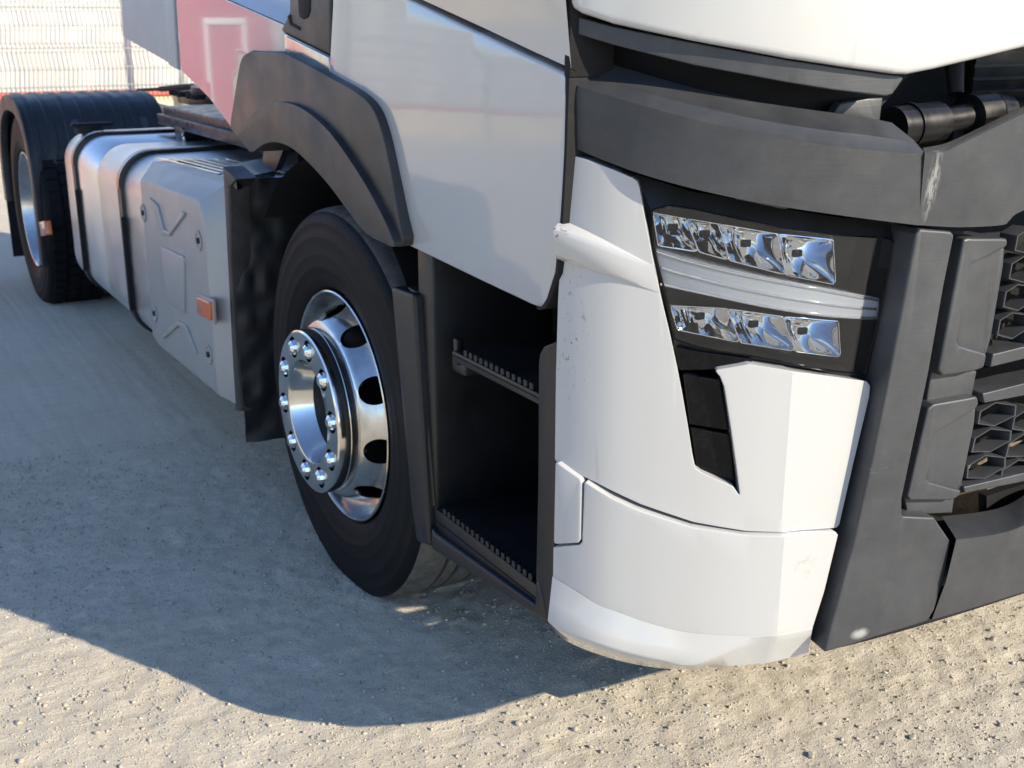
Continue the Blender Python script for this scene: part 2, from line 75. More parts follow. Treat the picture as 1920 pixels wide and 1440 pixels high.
 'cells_b': [[(0.9195,0.7523),(0.9545,0.7642),(1.0087,0.751),(1.0094,0.7315),(0.9594,0.72),(0.9178,0.7304)],[(0.9144,0.7027),(0.9508,0.7152),(1.0049,0.7024),(1.0055,0.6837),(0.9582,0.6709),(0.9105,0.6778)],[(0.9054,0.6521),(0.9458,0.6648),(0.9986,0.6515),(1.0006,0.6323),(0.9532,0.6199),(0.9065,0.6281)],[(1.01,0.7275),(1.045,0.7394),(1.0992,0.7262),(1.0999,0.7067),(1.0499,0.6952),(1.0083,0.7056)],[(1.0049,0.6779),(1.0413,0.6904),(1.0954,0.6776),(1.096,0.6589),(1.0487,0.6461),(1.001,0.653)],[(0.9959,0.6273),(1.0363,0.64),(1.0891,0.6267),(1.0911,0.6075),(1.0437,0.5951),(0.997,0.6033)],[(1.1005,0.7523),(1.1355,0.7642),(1.1897,0.751),(1.1904,0.7315),(1.1404,0.72),(1.0988,0.7304)],[(1.0954,0.7027),(1.1318,0.7152),(1.1859,0.7024),(1.1865,0.6837),(1.1392,0.6709),(1.0915,0.6778)],[(1.0864,0.6521),(1.1268,0.6648),(1.1796,0.6515),(1.1816,0.6323),(1.1342,0.6199),(1.0875,0.6281)],[(1.191,0.7275),(1.226,0.7394),(1.2802,0.7262),(1.2809,0.7067),(1.2309,0.6952),(1.1893,0.7056)],[(1.1859,0.6779),(1.2223,0.6904),(1.2764,0.6776),(1.277,0.6589),(1.2297,0.6461),(1.182,0.653)],[(1.1769,0.6273),(1.2173,0.64),(1.2701,0.6267),(1.2721,0.6075),(1.2247,0.5951),(1.178,0.6033)],[(1.2815,0.7523),(1.3165,0.7642),(1.3707,0.751),(1.3714,0.7315),(1.3214,0.72),(1.2798,0.7304)],[(1.2764,0.7027),(1.3128,0.7152),(1.3669,0.7024),(1.3675,0.6837),(1.3202,0.6709),(1.2725,0.6778)],[(1.2674,0.6521),(1.3078,0.6648),(1.3606,0.6515),(1.3626,0.6323),(1.3152,0.6199),(1.2685,0.6281)]],
 'bar_a': [(0.9195,0.8619),(0.9953,0.866),(1.3877,0.866),(1.3877,0.8429),(1.0064,0.8429),(0.9171,0.838)],
 'bar_b': [(0.9053,0.7916),(1.0083,0.7959),(1.3877,0.7959),(1.3877,0.7721),(1.0127,0.7721),(0.9136,0.7727)],
 'bar_c': [(0.8875,0.6183),(1.0413,0.6175),(1.3877,0.6175),(1.3877,0.6),(1.0446,0.6),(0.8922,0.6051)],
 'bonnet': [(0.1438,1.4919),(0.1445,1.444),(0.1477,1.4356),(0.1602,1.428),(0.2082,1.4128),(0.3217,1.389),(0.4575,1.3641),(0.5558,1.3498),(0.6298,1.3403),(0.6543,1.3391),(0.7092,1.347),(0.8817,1.3763),(1.3877,1.4),(1.3877,1.78),(0.141,1.78)],
 'bonnet_trim': [(0.1387,1.4267),(0.1478,1.4236),(0.2046,1.409),(0.3224,1.3865),(0.4639,1.3613),(0.5672,1.3467),(0.6546,1.3361),(0.659,1.3328),(0.6416,1.3101),(0.63,1.3071),(0.5342,1.3183),(0.4662,1.329),(0.3239,1.3545),(0.2053,1.383),(0.1449,1.3997),(0.1398,1.4051)],
 'beam': [[(0.1283,1.2339,-0.06),(0.1719,1.2185,-0.06),(0.2156,1.2047,-0.06),(0.2592,1.1923,-0.06),(0.3029,1.181,-0.06),(0.3465,1.1707,-0.06),(0.3901,1.1612,-0.06),(0.4338,1.1524,-0.06),(0.4774,1.1442,-0.06),(0.521,1.1364,-0.06),(0.5647,1.1288,-0.06),(0.6083,1.1215,-0.06),(0.652,1.1143,-0.06),(0.6956,1.1071,-0.06)],[(0.1283,1.2339,0.0),(0.1719,1.2185,0.007116666666666666),(0.2156,1.2047,0.014866764533176749),(0.2592,1.1923,0.022423060963932335),(0.3029,1.181,0.02894825870646766),(0.3465,1.1707,0.033155570886512595),(0.3901,1.1612,0.03589520524318731),(0.4338,1.1524,0.036),(0.4774,1.1442,0.036),(0.521,1.1364,0.036),(0.5647,1.1288,0.036),(0.6083,1.1215,0.036),(0.652,1.1143,0.036),(0.6956,1.1071,0.036)],[(0.1522,1.3218,0.0125),(0.1932,1.312,0.020871878292939936),(0.2342,1.3015,0.028382455216016865),(0.2752,1.2909,0.03537097312326228),(0.3162,1.2804,0.041060809168258376),(0.3572,1.2705,0.04455251362810418),(0.3982,1.2613,0.046),(0.4391,1.2529,0.046),(0.4801,1.2454,0.046),(0.5211,1.2389,0.046),(0.5621,1.2332,0.046),(0.6031,1.2281,0.046),(0.6441,1.2235,0.046),(0.6851,1.2191,0.046)],[(0.1509,1.3255,0.0067),(0.1923,1.3162,0.01495957613814757),(0.2337,1.3058,0.02248905023547881),(0.275,1.2951,0.029451690115110542),(0.3164,1.2844,0.03509936611272914),(0.3578,1.2742,0.03855928304705004),(0.3992,1.2648,0.04),(0.4405,1.2562,0.04),(0.4819,1.2487,0.04),(0.5233,1.2422,0.04),(0.5647,1.2366,0.04),(0.606,1.2316,0.04),(0.6474,1.227,0.04),(0.6888,1.2224,0.04)],[(0.1513,1.3301,-0.0062),(0.192,1.3255,0.0015443902439024378),(0.2327,1.3183,0.008822243821160786),(0.2734,1.3095,0.015452858151023287),(0.3141,1.3,0.020868531468531466),(0.3548,1.2906,0.02438960735659028),(0.3955,1.2816,0.026),(0.4363,1.2735,0.026),(0.477,1.2663,0.026),(0.5177,1.2601,0.026),(0.5584,1.2546,0.026),(0.5991,1.2493,0.026),(0.6398,1.2437,0.026),(0.6805,1.2371,0.026)],[(0.1494,1.3325,-0.0159),(0.1907,1.3279,-0.008253393665158372),(0.2321,1.3206,-0.0009597285067873282),(0.2734,1.3117,0.005596617445054948),(0.3147,1.302,0.010931175800943244),(0.3561,1.2924,0.014400915070060052),(0.3974,1.2833,0.016),(0.4387,1.2751,0.016),(0.48,1.268,0.016),(0.5214,1.2618,0.016),(0.5627,1.2563,0.016),(0.604,1.2512,0.016),(0.6454,1.2457,0.016),(0.6867,1.2391,0.016)],[(0.1524,1.3611,-0.0535),(0.1926,1.3522,-0.04703958450308815),(0.2329,1.3425,-0.040310059171597634),(0.2731,1.3326,-0.03480438690022848),(0.3133,1.3229,-0.030180991980991983),(0.3536,1.3139,-0.026845839339536104),(0.3938,1.3059,-0.025200969728738042),(0.434,1.2987,-0.025),(0.4742,1.2925,-0.025),(0.5145,1.2871,-0.025),(0.5547,1.2819,-0.025),(0.5949,1.2767,-0.025),(0.6352,1.2706,-0.025),(0.6754,1.2631,-0.025)]],
 'beam_right': [[(0.6965,1.1073,-0.03),(0.7834,1.0979,-0.03),(0.875,1.0949,-0.03),(0.892,1.1016,-0.03),(0.9252,1.1171,-0.03),(1.1262,1.1611,-0.03),(1.3877,1.1611,-0.03)],[(0.6965,1.1073,0.035),(0.7834,1.0979,0.035),(0.875,1.0949,0.035),(0.892,1.1016,0.035),(0.9252,1.1171,0.035),(1.1262,1.1611,0.035),(1.3877,1.1611,0.035)],[(0.6816,1.2199,0.05),(0.7184,1.2224,0.05),(0.749,1.2326,0.05),(0.8012,1.2503,0.05),(0.8793,1.2767,0.05),(1.0664,1.3317,0.05),(1.3877,1.3317,0.05)],[(0.6853,1.2232,0.044),(0.7234,1.2265,0.044),(0.7543,1.236,0.044),(0.8069,1.2538,0.044),(0.8853,1.2811,0.044),(1.0734,1.3365,0.044),(1.3877,1.3365,0.044)],[(0.721,1.2242,0.0),(0.7624,1.2284,0.0),(0.7972,1.2381,0.0),(0.8524,1.2564,0.0),(0.9353,1.2837,0.0),(1.133,1.3419,0.0),(1.3877,1.3419,0.0)]],
 'beam_bracket': [(0.5762,1.2753),(0.592,1.2939),(0.645,1.3002),(0.6749,1.3003),(0.673,1.2612)],
 'hinge': [(0.5806,-1.2,1.2378),(0.6231,-1.2,1.2406),(0.6956,-1.2,1.2433),(0.7771,-1.2,1.2506),(0.8203,-1.2,1.2547),(0.8912,-1.2,1.261)],
 'skirt': [(-0.1892,1.4942),(-0.4234,1.4882),(-0.5775,1.4547),(-0.8471,1.3978),(-1.0225,1.3608),(-1.123,1.3396),(-1.1247,1.331),(-1.12,1.218),(-1.1105,1.0909),(-1.1023,1.0287),(-1.0772,0.9795),(-1.0608,0.9617),(-1.0405,0.9557),(-1.0092,0.9558),(-0.799,0.9676),(-0.5297,0.9829),(-0.5177,0.9931),(-0.5039,1.0163),(-0.4714,1.1048),(-0.4415,1.1935),(-0.4155,1.2323),(-0.3639,1.2616),(-0.2552,1.2849),(-0.178,1.2976),(-0.1665,1.3051)],
 'door_upper': [(-0.5994,1.4552),(-0.8562,1.4014),(-1.0307,1.3635),(-1.1336,1.3424),(-1.1343,1.3705),(-1.1264,1.4471),(-1.1238,1.4924),(-0.2582,1.524)],
 'sleeper': [(1.0963,1.5432),(1.1087,1.3876),(1.1132,1.2744),(0.8234,1.2034),(0.6305,1.1328),(0.591,1.1995),(0.5047,1.3145),(0.4646,1.3333),(0.3963,1.3455),(0.1588,1.3462),(0.1588,1.391),(0.1763,1.3995),(0.1485,1.4083),(0.5895,1.4737),(1.0487,1.5418)],
 'fairing': [(1.8916,1.6033),(1.9419,1.3674),(1.9187,1.362),(1.3117,1.2862),(1.2924,1.5814)],
 'fairing_edge': [(1.2922,1.5815),(1.3182,1.2842),(1.2127,1.2707),(1.1853,1.5776)],
 'handle_box': [(0.1305,1.3936),(0.1407,1.3997),(0.0915,1.43),(0.0752,1.4419),(0.0674,1.5126),(-0.1814,1.5053),(-0.1652,1.346)],
 'handle_hole': [(0.0052,1.5107),(0.0089,1.4413),(0.0041,1.4273),(-0.0192,1.4225),(-0.0468,1.4271),(-0.062,1.4407),(-0.0716,1.5084)],
 'handle_notch': [(0.085,1.43),(0.0664,1.4335),(0.0621,1.4156),(0.0075,1.405),(0.0085,1.3979),(0.0738,1.4096)],
 'chrome_strip': [(0.1272,1.3912),(-0.1588,1.3447),(-0.1661,1.3017),(0.127,1.3482)],
 'chrome_plate': [(0.0998,1.3841),(-0.1617,1.3426),(-0.1667,1.3075),(0.1013,1.3524)],
 'flare': [(0.517,1.1411),(0.5114,1.1504),(0.506,1.1596),(0.5004,1.1688),(0.4945,1.178),(0.4884,1.1866),(0.4822,1.1949),(0.4754,1.2039),(0.4677,1.2144),(0.4585,1.2275),(0.4482,1.2424),(0.4377,1.2574),(0.4277,1.2712),(0.4185,1.2836),(0.4095,1.2955),(0.4006,1.3063),(0.3914,1.3154),(0.3825,1.3225),(0.3739,1.3279),(0.3642,1.3323),(0.3521,1.3362),(0.3367,1.3396),(0.3189,1.3421),(0.3004,1.3444),(0.2825,1.3467),(0.0541,1.3475),(0.0149,1.3415),(-0.0236,1.3357),(-0.0611,1.3299),(-0.0979,1.3241),(-0.1345,1.318),(-0.1708,1.3118),(-0.2054,1.3058),(-0.237,1.3004),(-0.2652,1.2958),(-0.2909,1.2919),(-0.3148,1.288),(-0.3376,1.2837),(-0.36,1.279),(-0.3815,1.274),(-0.4013,1.2688),(-0.4184,1.2631),(-0.4324,1.2574),(-0.4439,1.2515),(-0.454,1.2447),(-0.4638,1.2364),(-0.4733,1.2266),(-0.482,1.2156),(-0.4904,1.203),(-0.4987,1.1887),(-0.5072,1.1716),(-0.5156,1.1523),(-0.5237,1.1322),(-0.5312,1.113),(-0.5383,1.0941),(-0.5449,1.075),(-0.551,1.0571),(-0.5564,1.0419),(-0.5609,1.0306),(-0.5646,1.0221),(-0.568,1.0147),(-0.5715,1.0068),(-0.5656,0.9919),(-0.5475,0.9837),(-0.514,0.9794),(-0.4842,0.9809),(-0.4533,0.9819),(-0.4226,0.9838),(-0.3937,0.9877),(-0.3676,0.9945),(-0.3436,1.0034),(-0.3202,1.0134),(-0.2961,1.0234),(-0.2713,1.0337),(-0.2465,1.0445),(-0.2208,1.0555),(-0.1935,1.0661),(-0.1633,1.0766),(-0.131,1.0871),(-0.0982,1.097),(-0.0671,1.1058),(-0.0384,1.1133),(-0.011,1.1198),(0.0156,1.1251),(0.0422,1.1293),(0.0689,1.132),(0.0953,1.1335),(0.1213,1.1338),(0.1466,1.1332),(0.171,1.1314),(0.1947,1.1284),(0.2178,1.1246),(0.2403,1.1201),(0.2631,1.1143),(0.2859,1.1071),(0.307,1.1003),(0.3245,1.0953),(0.3369,1.0929),(0.3453,1.0923),(0.352,1.0924),(0.3597,1.0921)],
 'flare_lip': [(0.4074,1.1303),(0.3965,1.1373),(0.3862,1.1441),(0.3749,1.151),(0.3612,1.1585),(0.3454,1.1665),(0.3281,1.1749),(0.3084,1.1835),(0.2854,1.1917),(0.2584,1.2),(0.2283,1.2082),(0.1968,1.2159),(0.1656,1.2222),(0.1353,1.2275),(0.105,1.2319),(0.074,1.2351),(0.0418,1.2366),(0.0085,1.2367),(-0.0255,1.2356),(-0.0606,1.2327),(-0.0968,1.2276),(-0.1344,1.2206),(-0.1729,1.2118),(-0.2121,1.2008),(-0.2515,1.1873),(-0.2926,1.1701),(-0.335,1.1499),(-0.3756,1.129),(-0.4116,1.1095),(-0.443,1.091),(-0.4716,1.0726),(-0.4967,1.0552),(-0.5178,1.04),(-0.5336,1.0274),(-0.5452,1.0167),(-0.5549,1.0068),(-0.5655,0.9965),(-0.5649,0.9879),(-0.5471,0.9861),(-0.5177,0.9875),(-0.4872,0.9885),(-0.457,0.9903),(-0.4286,0.9942),(-0.4029,1.0009),(-0.3792,1.0097),(-0.3562,1.0195),(-0.3325,1.0294),(-0.3081,1.0395),(-0.2836,1.0502),(-0.2583,1.0609),(-0.2314,1.0714),(-0.2017,1.0817),(-0.1699,1.0921),(-0.1376,1.1019),(-0.107,1.1105),(-0.0787,1.1179),(-0.0517,1.1243),(-0.0255,1.1296),(0.0007,1.1336),(0.027,1.1364),(0.053,1.1378),(0.0786,1.1381),(0.1035,1.1375),(0.1275,1.1357),(0.1509,1.1328),(0.1736,1.129),(0.1958,1.1246),(0.2182,1.1188),(0.2407,1.1118),(0.2614,1.1051),(0.2786,1.1001),(0.2908,1.0978),(0.2991,1.0972),(0.3058,1.0973),(0.3133,1.097)],
 'shelf': [(-0.06,0.5493,0.9982),(-0.06,0.6669,1.0217),(0.2,1.1033,0.9889),(0.2,0.9784,0.9618)],
 'flap_strip': [(0.6506,1.0222),(0.5332,1.0003),(0.6034,0.9686),(0.6425,0.735),(0.659,0.5057),(0.6454,0.288),(0.7059,0.274)],
 'bolts': [(1.4833,0.7829),(0.8045,0.7904),(1.4543,0.4304),(0.7916,0.4396)],
 'cover_marker': [(0.8363,0.6123),(0.7007,0.6228),(0.7042,0.5666),(0.8458,0.5565)],
 'cover_v': [(1.383,0.8543),(1.2789,0.8085),(1.2324,0.7439),(1.1356,0.755),(0.9118,0.8578),(0.9593,0.858),(1.1308,0.7696),(1.1977,0.7667),(1.2549,0.8382)],
 'cover_panel': [(1.2529,0.7032),(0.9722,0.7139),(1.0238,0.519),(1.2404,0.5142)],
 'cover_a': [(1.3575,0.3722),(1.1196,0.4753),(1.0162,0.4817),(0.9142,0.4134),(0.9527,0.4041),(1.0468,0.4625),(1.1181,0.4593),(1.3308,0.3668)],
 'rear_marker': [(3.3835,0.4895),(3.2222,0.5172),(3.2089,0.4502),(3.3701,0.4207)],
 'step_up': [(-0.6923,0.8066),(-1.0107,0.8082),(-1.0111,0.776),(-0.6913,0.7757)],
 'step_low': [(-0.6088,0.4312),(-1.013,0.4405),(-1.0078,0.4001),(-0.6015,0.3779)],
 'sill': [(-0.6039,0.3835),(-0.6213,0.378),(-1.028,0.3934),(-1.0294,0.4426),(-1.0422,0.4535),(-1.0762,0.3801),(-1.058,0.3769),(-0.6016,0.3327)],
 'column_front': [(-1.0353,0.4129),(-1.0293,0.4479),(-1.0344,0.6424),(-1.0335,0.858),(-1.0368,0.874),(-1.0504,0.8904),(-1.0806,0.904),(-1.0905,0.9091),(-1.0913,0.7013),(-1.0891,0.4581),(-1.087,0.383),(-1.0762,0.3801)],
 'column_rear': [(-0.4363,0.8783),(-0.5486,0.8828),(-0.5858,0.4336),(-0.5966,0.337),(-0.5302,0.3218),(-0.5057,0.4119)],
 'column_rear_in': [(-0.4844,0.888),(-0.5327,0.8848),(-0.5962,0.4267),(-0.5704,0.4197),(-0.517,0.8749)],
 'lower_gap_fill': [(1.0502,0.5398),(1.1638,0.545),(1.4264,0.5385),(1.4406,0.4794),(1.174,0.4927),(1.1059,0.4814),(1.0586,0.4911)],
 'lever': [(0.75,5.0999,1.0084),(0.75,4.5379,1.0404),(0.75,3.8265,1.0866)],
 'spikes': [(0.62,3.7823,1.0476,0.012),(0.62,3.73,1.0447,0.012),(0.62,3.6669,1.0451,0.012),(0.62,3.5383,1.065,0.028),(0.62,3.3707,1.0679,0.03),(0.62,3.2807,1.0517,0.03)],
}
STONES = [(1.207,-1.095,0.0096),(1.198,-1.195,0.0077),(0.729,-1.275,0.0098),(0.875,-1.365,0.0077),(0.5,-1.214,0.0109),(0.972,-0.866,0.0052),(0.812,-1.123,0.0064),(1.096,-1.036,0.006),(1.108,-1.156,0.0059),(0.927,-1.104,0.0049),(1.202,-1.141,0.0069),(0.044,-0.822,0.0087),(0.02,-0.802,0.0058),(0.136,-0.899,0.008),(0.136,-0.959,0.0071),(0.076,-0.893,0.0057),(0.311,-0.994,0.0066),(0.301,-0.961,0.0044),(0.215,-0.945,0.0051),(0.351,-1.058,0.0051),(0.328,-0.877,0.0053),(-0.032,-0.903,0.0063),(0.19,-0.873,0.0052),(-0.868,-0.293,0.0102),(-0.867,-0.219,0.0072),(-0.809,-0.253,0.0072),(-0.744,-0.259,0.008),(-0.731,-0.252,0.0064),(-0.77,-0.263,0.0064),(-0.677,-0.262,0.0072),(-0.637,-0.267,0.0072),(-0.887,-0.435,0.0082),(-0.844,-0.398,0.0068),(-0.735,-0.418,0.0076),(-0.647,-0.441,0.0068),(-0.731,-0.47,0.0067),(-0.646,-0.494,0.0059),(-0.718,-0.551,0.0065),(-0.526,-0.582,0.0058),(-0.823,-0.164,0.0065),(-0.756,-0.331,0.0062),(-0.505,-0.24,0.0073),(0.179,-0.339,0.0085),(0.245,-0.358,0.0077),(-0.206,-0.455,0.0102),(-0.359,-0.024,0.0096),(-0.369,0.008,0.007),(-0.346,-0.162,0.0076),(-0.479,-0.143,0.0092),(-0.429,-0.172,0.0075),(-0.094,-0.425,0.0088),(-0.199,-0.263,0.0074),(-0.273,-0.462,0.007),(-0.341,-0.495,0.0069),(-0.32,-0.503,0.0061),(-0.253,-0.507,0.0061),(-0.288,-0.103,0.0069),(0.003,-0.305,0.0075),(0.024,-0.079,0.008),(-0.258,-0.267,0.0057),(-0.055,-0.618,0.0061),(-0.014,-0.264,0.0059)]
SCUFF = {'speck':(-0.037,-1.1101,0.9307),'chip':(-0.0652,-1.1216,1.1007),'beam':(0.4477,-1.414,1.1728),'pil':(0.3998,-1.3976,0.3879),'smudge':(0.2929,-1.3537,0.5277),'pil2':(0.4086,-1.3988,0.6959)}
BRACE = [(0.06,0.6404,1.0842),(0.06,0.46,1.1021),(0.06,0.5719,1.0092),(0.06,0.6796,1.0258)]

class Front:                                             # the rounded front of the truck, as a curve in plan
    def __init__(self, pts):
        self.P = np.array(pts); self.S = np.concatenate([[0], np.cumsum(np.linalg.norm(np.diff(self.P, axis=0), axis=1))])
        t = np.gradient(self.P, axis=0); t /= np.linalg.norm(t, axis=1)[:, None]; self.N = np.stack([t[:, 1], -t[:, 0]], 1)
    def __call__(self, s, z, o=0.0):                     # along, height, outward
        x = np.interp(s, self.S, self.P[:, 0]); y = np.interp(s, self.S, self.P[:, 1])
        nx = np.interp(s, self.S, self.N[:, 0]); ny = np.interp(s, self.S, self.N[:, 1]); l = math.hypot(nx, ny)
        return (x+nx/l*o, y+ny/l*o, z)
WC = Front(PLAN); W = Front(PLAN2)                       # WC: with the crease of the white corner panels

# ---------------------------------------------------------------- materials
MATS = {}
def nd(t, k, **kw):
    n = t.nodes.new(k)
    for a, b in kw.items(): setattr(n, a, b)
    return n
def mat(name, col, rough=.5, metal=0.0, coat=0.0, spec=.5, bump=None, var=None, rvar=None, dust=None, streak=None, ior=None, scuff=None):
    """col base colour; bump (scale, strength, dist); var (scale, amount); rvar (scale, amount); dust (scale, colour, amount); streak (scale xyz, strength)"""
    m = bpy.data.materials.new(name); m.use_nodes = True; t = m.node_tree; b = t.nodes['Principled BSDF']; L = t.links.new
    b.inputs['Base Color'].default_value = (*col, 1); b.inputs['Roughness'].default_value = rough
    b.inputs['Metallic'].default_value = metal; b.inputs['Coat Weight'].default_value = coat
    b.inputs['Coat Roughness'].default_value = .04; b.inputs['Specular IOR Level'].default_value = spec
    if ior: b.inputs['IOR'].default_value = ior
    tc = nd(t, 'ShaderNodeTexCoord')
    cur = None
    if var:
        n = nd(t, 'ShaderNodeTexNoise'); n.inputs['Scale'].default_value = var[0]; n.inputs['Detail'].default_value = 6; n.inputs['Roughness'].default_value = .65
        L(tc.outputs['Object'], n.inputs['Vector'])
        mx = nd(t, 'ShaderNodeMix', data_type='RGBA'); mx.inputs['A'].default_value = (*[c*(1-var[1]) for c in col], 1); mx.inputs['B'].default_value = (*[min(1, c*(1+var[1])) for c in col], 1)
        mr = nd(t, 'ShaderNodeMapRange'); mr.inputs['From Min'].default_value = .3; mr.inputs['From Max'].default_value = .7
        L(n.outputs['Fac'], mr.inputs['Value']); L(mr.outputs[0], mx.inputs['Factor']); cur = mx.outputs['Result']
    if dust:
        n = nd(t, 'ShaderNodeTexNoise'); n.inputs['Scale'].default_value = dust[0]; n.inputs['Detail'].default_value = 9; n.inputs['Roughness'].default_value = .7
        L(tc.outputs['Object'], n.inputs['Vector'])
        mr = nd(t, 'ShaderNodeMapRange'); mr.inputs['From Min'].default_value = .45; mr.inputs['From Max'].default_value = .8; mr.inputs['To Max'].default_value = dust[2]
        L(n.outputs['Fac'], mr.inputs['Value'])
        mx = nd(t, 'ShaderNodeMix', data_type='RGBA'); mx.inputs['A'].default_value = (*col, 1); mx.inputs['B'].default_value = (*dust[1], 1)
        if cur: L(cur, mx.inputs['A'])
        L(mr.outputs[0], mx.inputs['Factor']); cur = mx.outputs['Result']
    for (c, r, sc, colr, th, st) in scuff or []:                # worn or dirty patches: centre, half size, noise scale, colour, threshold, stretch
        mp = nd(t, 'ShaderNodeMapping'); mp.vector_type = 'TEXTURE'; mp.inputs['Location'].default_value = c; mp.inputs['Scale'].default_value = r; L(tc.outputs['Object'], mp.inputs['Vector'])
        ln = nd(t, 'ShaderNodeVectorMath', operation='LENGTH'); L(mp.outputs[0], ln.inputs[0])
        m1 = nd(t, 'ShaderNodeMapRange'); m1.inputs['From Min'].default_value = 1.0; m1.inputs['From Max'].default_value = .35; L(ln.outputs['Value'], m1.inputs['Value'])
        m2 = nd(t, 'ShaderNodeMapping'); m2.inputs['Scale'].default_value = [sc*q for q in st]; L(tc.outputs['Object'], m2.inputs['Vector'])
        n = nd(t, 'ShaderNodeTexNoise'); n.inputs['Scale'].default_value = 1; n.inputs['Detail'].default_value = 6; n.inputs['Roughness'].default_value = .7; L(m2.outputs[0], n.inputs['Vector'])
        m3 = nd(t, 'ShaderNodeMapRange'); m3.inputs['From Min'].default_value = th; m3.inputs['From Max'].default_value = th+.05; L(n.outputs['Fac'], m3.inputs['Value'])
        mu = nd(t, 'ShaderNodeMath', operation='MULTIPLY'); L(m1.outputs[0], mu.inputs[0]); L(m3.outputs[0], mu.inputs[1])
        mx = nd(t, 'ShaderNodeMix', data_type='RGBA'); mx.inputs['A'].default_value = (*col, 1); mx.inputs['B'].default_value = (*colr, 1)
        if cur: L(cur, mx.inputs['A'])
        L(mu.outputs[0], mx.inputs['Factor']); cur = mx.outputs['Result']
    if cur: L(cur, b.inputs['Base Color'])
    if rvar:
        n = nd(t, 'ShaderNodeTexNoise'); n.inputs['Scale'].default_value = rvar[0]; n.inputs['Detail'].default_value = 5
        L(tc.outputs['Object'], n.inputs['Vector'])
        mr = nd(t, 'ShaderNodeMapRange'); mr.inputs['From Min'].default_value = .3; mr.inputs['From Max'].default_value = .7
        mr.inputs['To Min'].default_value = max(0, rough-rvar[1]); mr.inputs['To Max'].default_value = min(1, rough+rvar[1])
        L(n.outputs['Fac'], mr.inputs['Value']); L(mr.outputs[0], b.inputs['Roughness'])
    nrm = None
    if streak:
        mp = nd(t, 'ShaderNodeMapping'); mp.inputs['Scale'].default_value = streak[0]; L(tc.outputs['Object'], mp.inputs['Vector'])
        n = nd(t, 'ShaderNodeTexNoise'); n.inputs['Scale'].default_value = 1; n.inputs['Detail'].default_value = 4; L(mp.outputs[0], n.inputs['Vector'])
        bp = nd(t, 'ShaderNodeBump'); bp.inputs['Strength'].default_value = streak[1]; bp.inputs['Distance'].default_value = .001
        L(n.outputs['Fac'], bp.inputs['Height']); nrm = bp.outputs[0]
    if bump:
        n = nd(t, 'ShaderNodeTexNoise'); n.inputs['Scale'].default_value = bump[0]; n.inputs['Detail'].default_value = 3
        L(tc.outputs['Object'], n.inputs['Vector'])
        bp = nd(t, 'ShaderNodeBump'); bp.inputs['Strength'].default_value = bump[1]; bp.inputs['Distance'].default_value = bump[2]
        L(n.outputs['Fac'], bp.inputs['Height'])
        if nrm: L(nrm, bp.inputs['Normal'])
        nrm = bp.outputs[0]
    if nrm: L(nrm, b.inputs['Normal'])
    MATS[name] = m; return m
mat('white_paint', (.46, .457, .444), .16, 0, 1.0, .35, rvar=(9, .05), bump=(1.8, .10, .005), dust=(9, (.43, .41, .37), .16),
    scuff=[(SCUFF['speck'], (.05, .06, .17), 1, (.10, .095, .085), .60, (150, 150, 90)), (SCUFF['chip'], (.025, .025, .02), 1, (.05, .05, .05), .55, (160, 160, 160)), (SCUFF['smudge'], (.03, .03, .03), 1, (.40, .39, .37), .5, (60, 60, 60))])
mat('grey_panel', (.46, .47, .47), .5, 0, 0, .35, rvar=(9, .06), bump=(3, .1, .003), dust=(9, (.4, .39, .36), .2))
mat('dark_plastic', (.040, .042, .046), .42, 0, 0, .5, bump=(900, .22, .0006), var=(5, .22), rvar=(14, .08), dust=(24, (.14, .135, .125), .16), streak=((14, 14, 320), .18),
    scuff=[(SCUFF['beam'], (.014, .05, .07), 1, (.22, .22, .21), .46, (220, 220, 26)), (SCUFF['pil'], (.022, .03, .012), 1, (.30, .30, .29), .38, (90, 90, 90)), (SCUFF['pil2'], (.05, .03, .012), 1, (.12, .12, .115), .58, (40, 40, 300))])
mat('black_plastic', (.010, .0104, .0115), .42, 0, 0, .5, bump=(700, .2, .0006), var=(6, .3), rvar=(12, .08), dust=(18, (.06, .057, .052), .14))
mat('flare_plastic', (.033, .031, .029), .46, 0, 0, .5, bump=(800, .2, .0006), var=(4, .25), rvar=(8, .1), dust=(11, (.15, .135, .12), .30))
mat('dull_black', (.007, .007, .008), .7, 0, 0, .3, var=(9, .4), bump=(60, .3, .003))
mat('gloss_black', (.003, .003, .004), .07, 0, 0, .2, rvar=(30, .04), dust=(60, (.1, .095, .085), .08))
mat('rubber', (.0055, .0056, .0062), .6, 0, 0, .18, var=(9, .25), bump=(260, .25, .0008), dust=(16, (.03, .029, .027), .10))
mat('tread_rubber', (.10, .097, .09), .85, 0, 0, .3, var=(22, .35), bump=(420, .5, .001), dust=(40, (.26, .25, .22), .5))
mat('alloy', (.66, .65, .63), .20, 1, 0, rvar=(16, .09), bump=(30, .06, .001), dust=(14, (.30, .275, .24), .7))
mat('chrome', (.74, .73, .70), .14, 1, 0, rvar=(22, .05), dust=(20, (.45, .42, .38), .35))
mat('bright_chrome', (.86, .86, .86), .035, 1)
mat('tank_metal', (.80, .80, .80), .34, 1, 0, rvar=(6, .06), streak=((2, 240, 2), .10), bump=(2.5, .18, .004), dust=(7, (.7, .69, .66), .3))
mat('cover_plastic', (.37, .365, .35), .40, .2, 0, bump=(600, .15, .0006), var=(3, .07), rvar=(9, .06), dust=(10, (.36, .34, .3), .25))
mat('strap_metal', (.35, .34, .33), .35, 1, 0, rvar=(10, .1))
mat('orange_lens', (.72, .14, .02), .12, 0, .6)
mat('radiator_core', (.20, .16, .12), .7, .2, 0, var=(40, .4), bump=(120, .5, .003))
mat('steel_dark', (.045, .045, .05), .38, .7, 0, var=(14, .3), rvar=(20, .12), dust=(20, (.14, .12, .1), .35))
